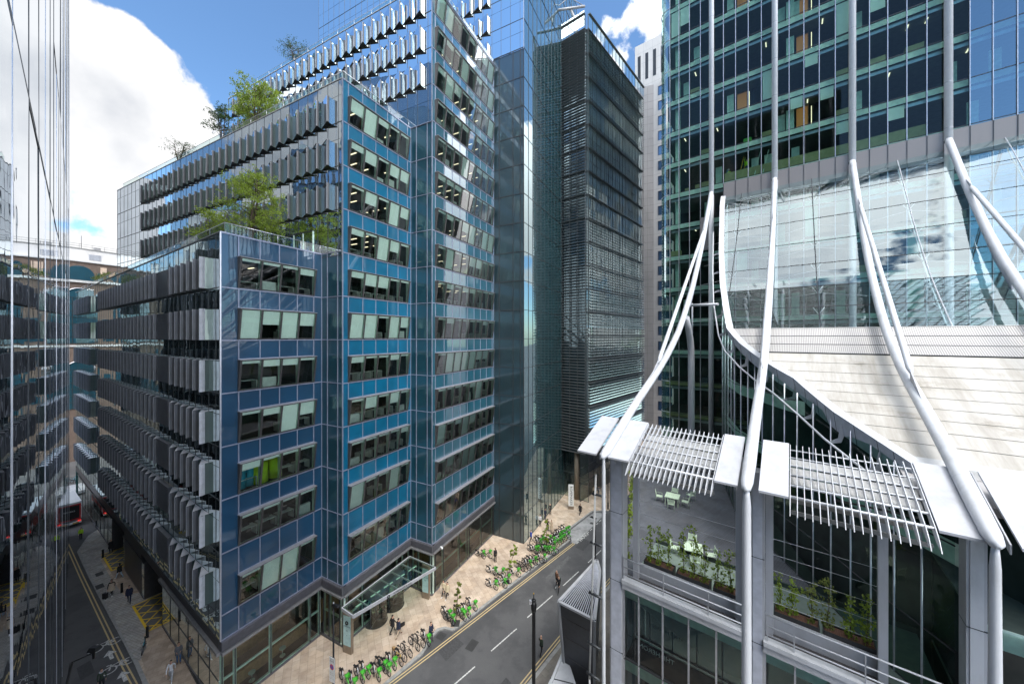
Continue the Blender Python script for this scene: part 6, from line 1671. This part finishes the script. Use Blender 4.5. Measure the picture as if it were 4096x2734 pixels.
pr_ = person(GP(2235, 2365), toN + 3.3, 'person in black with a green backpack crossing the road', 'cl_black', 'cl_black', 'stride', hairm='hair2')
m = MB(); m.box(-.30, -.13, -.15, .15, 1.05, 1.42, 'cl_green'); bp_ = m.build('backpack'); bp_.parent = None; bp_.location = pr_.location; bp_.rotation_euler = pr_.rotation_euler; bp_['label'] = 'dark green backpack on the person crossing the road'; bp_['category'] = 'backpack'
person(GP(2164, 2618), toN + .15, 'bald man in a dark green top walking on the road', 'cl_green', 'cl_black', 'stride', hair=None)
# workers on the floor being fitted out
w_ = FT(-6.1, -1.3, TF[0] + 0); zf_ = 47.3
p_ = person((*FT(-6.05, -1.3, 0)[:2], zf_ + .1), -2.2, 'crouched worker with white helmet and yellow vest behind the tower glass', 'cl_hiviz', 'cl_grey', 'hold', extra=hiviz)
m = MB(); m.tube([(0, 0, 1.7), (0, 0, 1.78)], [.12, .07], 'sign_w', 12); m.build('helmet', p_)
person((*FT(-4.2, -1.2, 0)[:2], zf_ + .75), -2.0, 'worker in yellow vest reaching up on a ladder behind the tower glass', 'cl_hiviz', 'cl_grey', 'reach', extra=hiviz)

# ================================================================== PLANTING AND TERRACE FURNITURE
def leaves(centres, spread, n, size, mat, seed, flat=.6, clump=None):
    rg = np.random.default_rng(seed); centres = np.array(centres); k = rg.integers(0, len(centres), n)
    sub = rg.normal(0, 1, (len(centres) * 6, 3)) * (np.array(spread) * .75); si = k * 6 + rg.integers(0, 6, n)
    c = centres[k] + sub[si] + rg.normal(0, 1, (n, 3)) * (np.array(spread) * .28)
    u = rg.normal(0, 1, (n, 3)); u /= np.linalg.norm(u, axis=1)[:, None]; w = rg.normal(0, 1, (n, 3)); w -= (w * u).sum(1)[:, None] * u; w /= np.linalg.norm(w, axis=1)[:, None]
    sz = size * rg.uniform(.6, 1.3, n)[:, None]
    a = c - u * sz; b_ = c + w * sz * flat; d = c + u * sz; e = c - w * sz * flat
    v = np.stack([a, b_, d, e], 1).reshape(-1, 3)
    me = bpy.data.meshes.new('foliage'); me.from_pydata(v.tolist(), [], [(4 * i, 4 * i + 1, 4 * i + 2, 4 * i + 3) for i in range(n)])
    me.materials.append(M[mat]); return me
def tree(name, label, p, h, cr, mat='leaf', n=2500, size=.13, seed=1, z0=0.0, cat='tree', lean=(0, 0), trunk_r=.09, low=.3, multi=3, grp=None, zc=None):
    r = empty(name, label, cat, (p[0], p[1], z0), grp); rg = random.Random(seed)
    m = MB(); tips = []
    for t in range(multi):
        a = rg.uniform(0, 6.28); base = Vector((.12 * math.cos(a), .12 * math.sin(a), 0)) if multi > 1 else Vector((0, 0, 0))
        pts = [base]; 
        for k in range(1, 6):
            f = k / 5; pts.append(base + Vector((math.cos(a) * cr * .35 * f * (multi > 1) + lean[0] * f + rg.uniform(-.05, .05) * h * .2, math.sin(a) * cr * .35 * f * (multi > 1) + lean[1] * f + rg.uniform(-.05, .05) * h * .2, h * .86 * f)))
        m.tube(pts, [trunk_r * (1 - .16 * k) for k in range(6)], 'bark', 7)
        nb = 11
        for k in range(nb):
            f = low + (1 - low) * (k + rg.random()) / nb; j = min(4, int(f * 5)); q = pts[j].lerp(pts[j + 1], f * 5 - j); b_ = rg.uniform(0, 6.28)
            rad = cr * (1 - abs(f - .55) * 1.1) * rg.uniform(.6, 1.0)
            e = q + Vector((math.cos(b_) * rad, math.sin(b_) * rad, rg.uniform(.1, .5) * cr * .6)); md = q.lerp(e, .5) + Vector((0, 0, .08 * cr))
            m.tube([q, md, e], [trunk_r * .35, trunk_r * .22, trunk_r * .08], 'bark', 5)
            tips += [tuple(e), tuple(md.lerp(e, .5)), tuple(md)] if k % 2 else [tuple(e), tuple(md.lerp(e, .6))]
        tips.append(tuple(pts[-1]))
    m.build('trunk', r)
    me = leaves(tips, (cr * .17, cr * .17, cr * .12), n, size, mat, seed); o = bpy.data.objects.new('crown', me); COL.objects.link(o); o.parent = r
    return r
def tp_(px, Y): return ((px - CX) / FPX * Y, Y)
tree('terrace_tree', 'airy light green tree rising behind the glass balustrade of the lowest roof terrace', tp_(985, 33), 8.0, 3.1, 'leaf', 11000, .07, 3, 36.3, trunk_r=.13, low=.22, multi=4, grp='trees on the roof terraces')
tree('terrace_tree', 'smaller half of the tree pair on the lowest roof terrace, further along the parapet', tp_(860, 37.5), 6.0, 2.3, 'leaf', 3500, .08, 5, 36.3, trunk_r=.1, multi=3, grp='trees on the roof terraces')
tree('terrace_tree', 'bushy bright green tree on the middle roof terrace', tp_(1015, 41.5), 6.0, 2.9, 'leaf', 12000, .08, 8, 52.1, trunk_r=.12, low=.15, multi=4, grp='trees on the roof terraces')
tree('terrace_tree', 'loose green tree at the left of the bushy one on the middle roof terrace', tp_(890, 44), 5.4, 1.9, 'leaf3', 3000, .08, 9, 52.1, multi=3, grp='trees on the roof terraces')
tree('terrace_tree', 'sparse grey green tree on the highest roof terrace against blue sky', tp_(1180, 50.5), 3.4, 2.2, 'leaf3', 2200, .07, 11, 67.6, low=.1, multi=3, grp='trees on the roof terraces')
tree('terrace_tree', 'small thin tree far left along the middle roof edge', tp_(715, 47.5), 2.9, 1.9, 'leaf3', 1500, .06, 12, 52.1, low=.1, multi=3, grp='trees on the roof terraces')
tree('terrace_shrub', 'spreading yellow green shrub at the far left end of the lowest roof', tp_(430, 60), 3.2, 2.4, 'leaf2', 2500, .09, 13, 36.3, cat='shrub', low=.2, multi=3, grp='trees on the roof terraces')
tree('street_tree', 'slim young street tree leaning beside the lone dark teal bicycle', (-5.6, 34.95), 4.7, .42, 'leaf2', 4200, .06, 21, .12, trunk_r=.05, low=.3, multi=1, lean=(.3, 0), grp='young trees on the pavement')
tree('street_tree', 'young street tree with sparse leaning crown in the middle of the bicycles', (-.7, 40.9), 4.6, .6, 'leaf', 2600, .06, 22, .12, trunk_r=.05, low=.35, multi=1, lean=(1.1, 0), grp='young trees on the pavement')
tree('street_tree', 'dense columnar street tree in the crowded far clump of bicycles', (4.65, 47.6), 4.2, .45, 'leaf', 5000, .06, 23, .12, trunk_r=.05, low=.15, multi=1, grp='young trees on the pavement')
for q, p in enumerate(((-5.6, 34.95), (-.7, 40.9), (4.65, 47.6))):
    m = MB(); m.box(-.42, .42, -.42, .42, 0, .008, 'iron'); o = m.build('tree_pit'); o.location = (p[0], p[1], .122); o['kind'] = 'structure'

def climber(a, b_, z, h, seed, label, mat='leaf', n=420, dx=.26):
    r = empty('climbing_plant', label, 'plant', CP(a, b_, z), 'climbing plants along the terrace edge'); rg = random.Random(seed)
    m = MB(); pts = [Vector((rg.uniform(-.04, .04), rg.uniform(-.04, .04), h * k / 6)) for k in range(7)]; m.tube(pts, [.022, .02, .018, .015, .012, .01, .006], 'bark', 5)
    tips = [tuple(p) for p in pts[1:]]
    for k in range(7):
        f = rg.uniform(.1, .95); p = Vector((0, 0, h * f)); e = p + Vector((rg.uniform(-dx, dx), rg.uniform(-dx, dx), rg.uniform(-.1, .25))); m.tube([p, e], .006, 'bark', 3); tips.append(tuple(e))
    tips += [(0, 0, .1), (.1, 0, .15), (-.1, 0, .12)]
    m.build('stem', r); me = leaves(tips, (.10, .10, .13), n, .055, mat, seed); o = bpy.data.objects.new('foliage', me); COL.objects.link(o); o.parent = r
ZP = 15.42
pos_words = ['first', 'second', 'third', 'fourth', 'fifth', 'sixth', 'seventh', 'eighth', 'ninth', 'tenth', 'eleventh', 'twelfth', 'thirteenth', 'fourteenth']
cl = [(-6.45, 1.9), (-6.0, 2.1), (-5.45, 1.9), (-4.65, 2.3), (-4.15, 2.6), (-3.6, 1.9), (-3.0, 1.7), (-2.45, 2.0), (-.45, 1.7), (.05, 1.6), (.75, 1.7), (1.3, 1.9), (2.0, 1.6), (2.55, 2.0)]
for i, (a, h) in enumerate(cl):
    climber(a, 21.2, ZP, h, 40 + i, pos_words[i] + ' thin climbing plant from the left pier along the terrace planters', 'leaf' if i not in (11, 10) else 'leaf2')
for i, (a0, a1) in enumerate(((-6.75, -5.15), (-5.0, -3.35), (-3.2, -2.15), (-.65, 1.0), (1.12, 2.8))):
    c = CP((a0 + a1) / 2, 21.2, DZ); r = empty('planter', ('black planter of bark mulch nearest the left pier', 'second black planter from the left pier', 'black planter left of the thick white rod', 'black planter right of the thick white rod', 'black planter in the terrace corner by the glass wall')[i], 'planter', c, 'planters along the terrace edge', math.atan2(W[1], W[0]))
    ln = (a1 - a0) / 2; m = MB()
    for x0, x1, y0, y1 in ((-ln, ln, -.32, -.28), (-ln, ln, .28, .32), (-ln, -ln + .04, -.28, .28), (ln - .04, ln, -.28, .28)): m.box(x0, x1, y0, y1, 0, 1.42, 'planter')
    m.build('box', r); m = MB(); m.box(-ln + .04, ln - .04, -.28, .28, 1.2, 1.36, 'soil'); m.build('soil', r)
# hedge panels on the far left edge of the deck
for i in range(6):
    t = .12 + i * .15; a = -8.0 + (-14.0 + 8.0) * t; b_ = 20.6 + (39.0 - 20.6) * t
    climber(a + .35, b_, DZ, 2.0, 80 + i, pos_words[i] + ' leafy climber from the front pier along the left deck edge', 'leaf', 520, .25)
m = MB()
for k in range(5): m.tube([CP(-7.0, 20.86, 15.9 + k * .75), CP(2.9, 20.86, 15.9 + k * .75)], .008, 'mull_g', 4)
TW(m, 'trellis_wires')
def make_table():
    r = bpy.data.objects.new('terrace_table', None); COL.objects.link(r)
    m = MB()
    for k in range(7): m.box(-.55 + k * .158, -.55 + k * .158 + .148, -.55, .55, .72, .745, 'sage')
    m.box(-.55, .55, -.55, -.5, .69, .72, 'sage'); m.box(-.55, .55, .5, .55, .69, .72, 'sage'); m.build('table_top', r)
    for x in (-.5, .5):
        for y in (-.5, .5): m = MB(); m.box(x - .02, x + .02, y - .02, y + .02, 0, .70, 'sage'); m.build('leg', r)
    return r
def make_chair():
    r = bpy.data.objects.new('terrace_chair', None); COL.objects.link(r)
    m = MB()
    for k in range(5): m.box(-.24 + k * .1, -.24 + k * .1 + .085, -.24, .24, .44, .455, 'sage')
    m.build('seat', r)
    m = MB()
    for k in range(4): m.hexa([(-.27 - .015 * k, -.23, .56 + k * .09), (-.255 - .015 * k, -.23, .56 + k * .09), (-.255 - .015 * k, .23, .56 + k * .09), (-.27 - .015 * k, .23, .56 + k * .09), (-.28 - .015 * k, -.23, .63 + k * .09), (-.265 - .015 * k, -.23, .63 + k * .09), (-.265 - .015 * k, .23, .63 + k * .09), (-.28 - .015 * k, .23, .63 + k * .09)], 'sage')
    m.build('backrest', r)
    for y in (-.25, .25):
        m = MB(); m.tube([(.22, y, 0), (.22, y, .64), (-.26, y, .66)], .014, 'sage', 6); m.build('arm', r)
        m = MB(); m.tube([(-.34, y, 0), (-.25, y, .45), (-.33, y, .95)], .014, 'sage', 6); m.build('leg', r)
    return r
tb = make_table(); ch = make_chair()
f1 = True; fc = True
for (a, b_, nm, ang) in ((-8.05, 32.5, 'far', .1), (-5.03, 25.4, 'near', .25)):
    o = tb if f1 else copy_tree(tb); f1 = False; o.location = CP(a, b_, DZ); yaw = math.atan2(W[1], W[0]) + ang; o.rotation_euler = (0, 0, yaw)
    o['label'] = 'square sage green table in the ' + ('middle of the empty deck' if nm == 'far' else 'plants behind the planters'); o['category'] = 'table'; o['group'] = 'terrace tables'
    for k, (dx, dy, q) in enumerate(((1.0, .05, math.pi), (-1.05, 0, 0), (.0, 1.0, -math.pi / 2), (.05, -1.0, math.pi / 2))):
        c = ch if fc else copy_tree(ch); fc = False
        c.location = (o.location.x + dx * math.cos(yaw) - dy * math.sin(yaw), o.location.y + dx * math.sin(yaw) + dy * math.cos(yaw), DZ); c.rotation_euler = (0, 0, yaw + q + rnd.uniform(-.2, .2))
        c['label'] = 'sage green slatted chair on the ' + ('right', 'left', 'far', 'near')[k] + ' side of the ' + ('table in the open deck' if nm == 'far' else 'table among the plants'); c['category'] = 'chair'; c['group'] = 'terrace chairs'
c = ch and copy_tree(ch); c.location = CP(-7.0, 34.3, DZ); c.rotation_euler = (0, 0, 1.9); c['label'] = 'spare sage green chair standing apart behind the far table'; c['category'] = 'chair'; c['group'] = 'terrace chairs'

# repair patches, wheel-worn strips and stains in the asphalt
M['asph2'] = simple('fresh_asphalt_patch', (.05, .05, .052), .8, 0, .25, 6); M['asph3'] = simple('worn_asphalt', (.095, .095, .095), .8, 0, .3, 3)
def road_patch(p, d, w, h, k, nm='road_patch'):
    F = frame(p, d, (-d[1], d[0])); m = MB(); r_ = random.Random(int(p[0] * 10 + p[1]))
    pts = [F(x, y, .004) for x, y in ((0, 0), (w, r_.uniform(-.1, .1)), (w + r_.uniform(-.2, .2), h), (r_.uniform(-.2, .2), h))]
    m.face(pts, k); o = m.build(nm); o['kind'] = 'structure'
road_patch((-2.0, 26.5), N, 3.2, .7, 'asph2'); road_patch((4.2, 41.2), N, 5.5, .5, 'asph3'); road_patch((-5.8, 31.0), N, 2.2, 1.3, 'asph2'); road_patch((5.2, 36.6), N, 7, .45, 'asph3'); road_patch((9.5, 47), N, 2.5, 1.2, 'asph2')
road_patch((-40.5, 31.5), L, 4.2, .9, 'asph3'); road_patch((-52, 41), L, 5.2, .6, 'asph2'); road_patch((-35.5, 30.0), L, 2.0, .8, 'asph2')
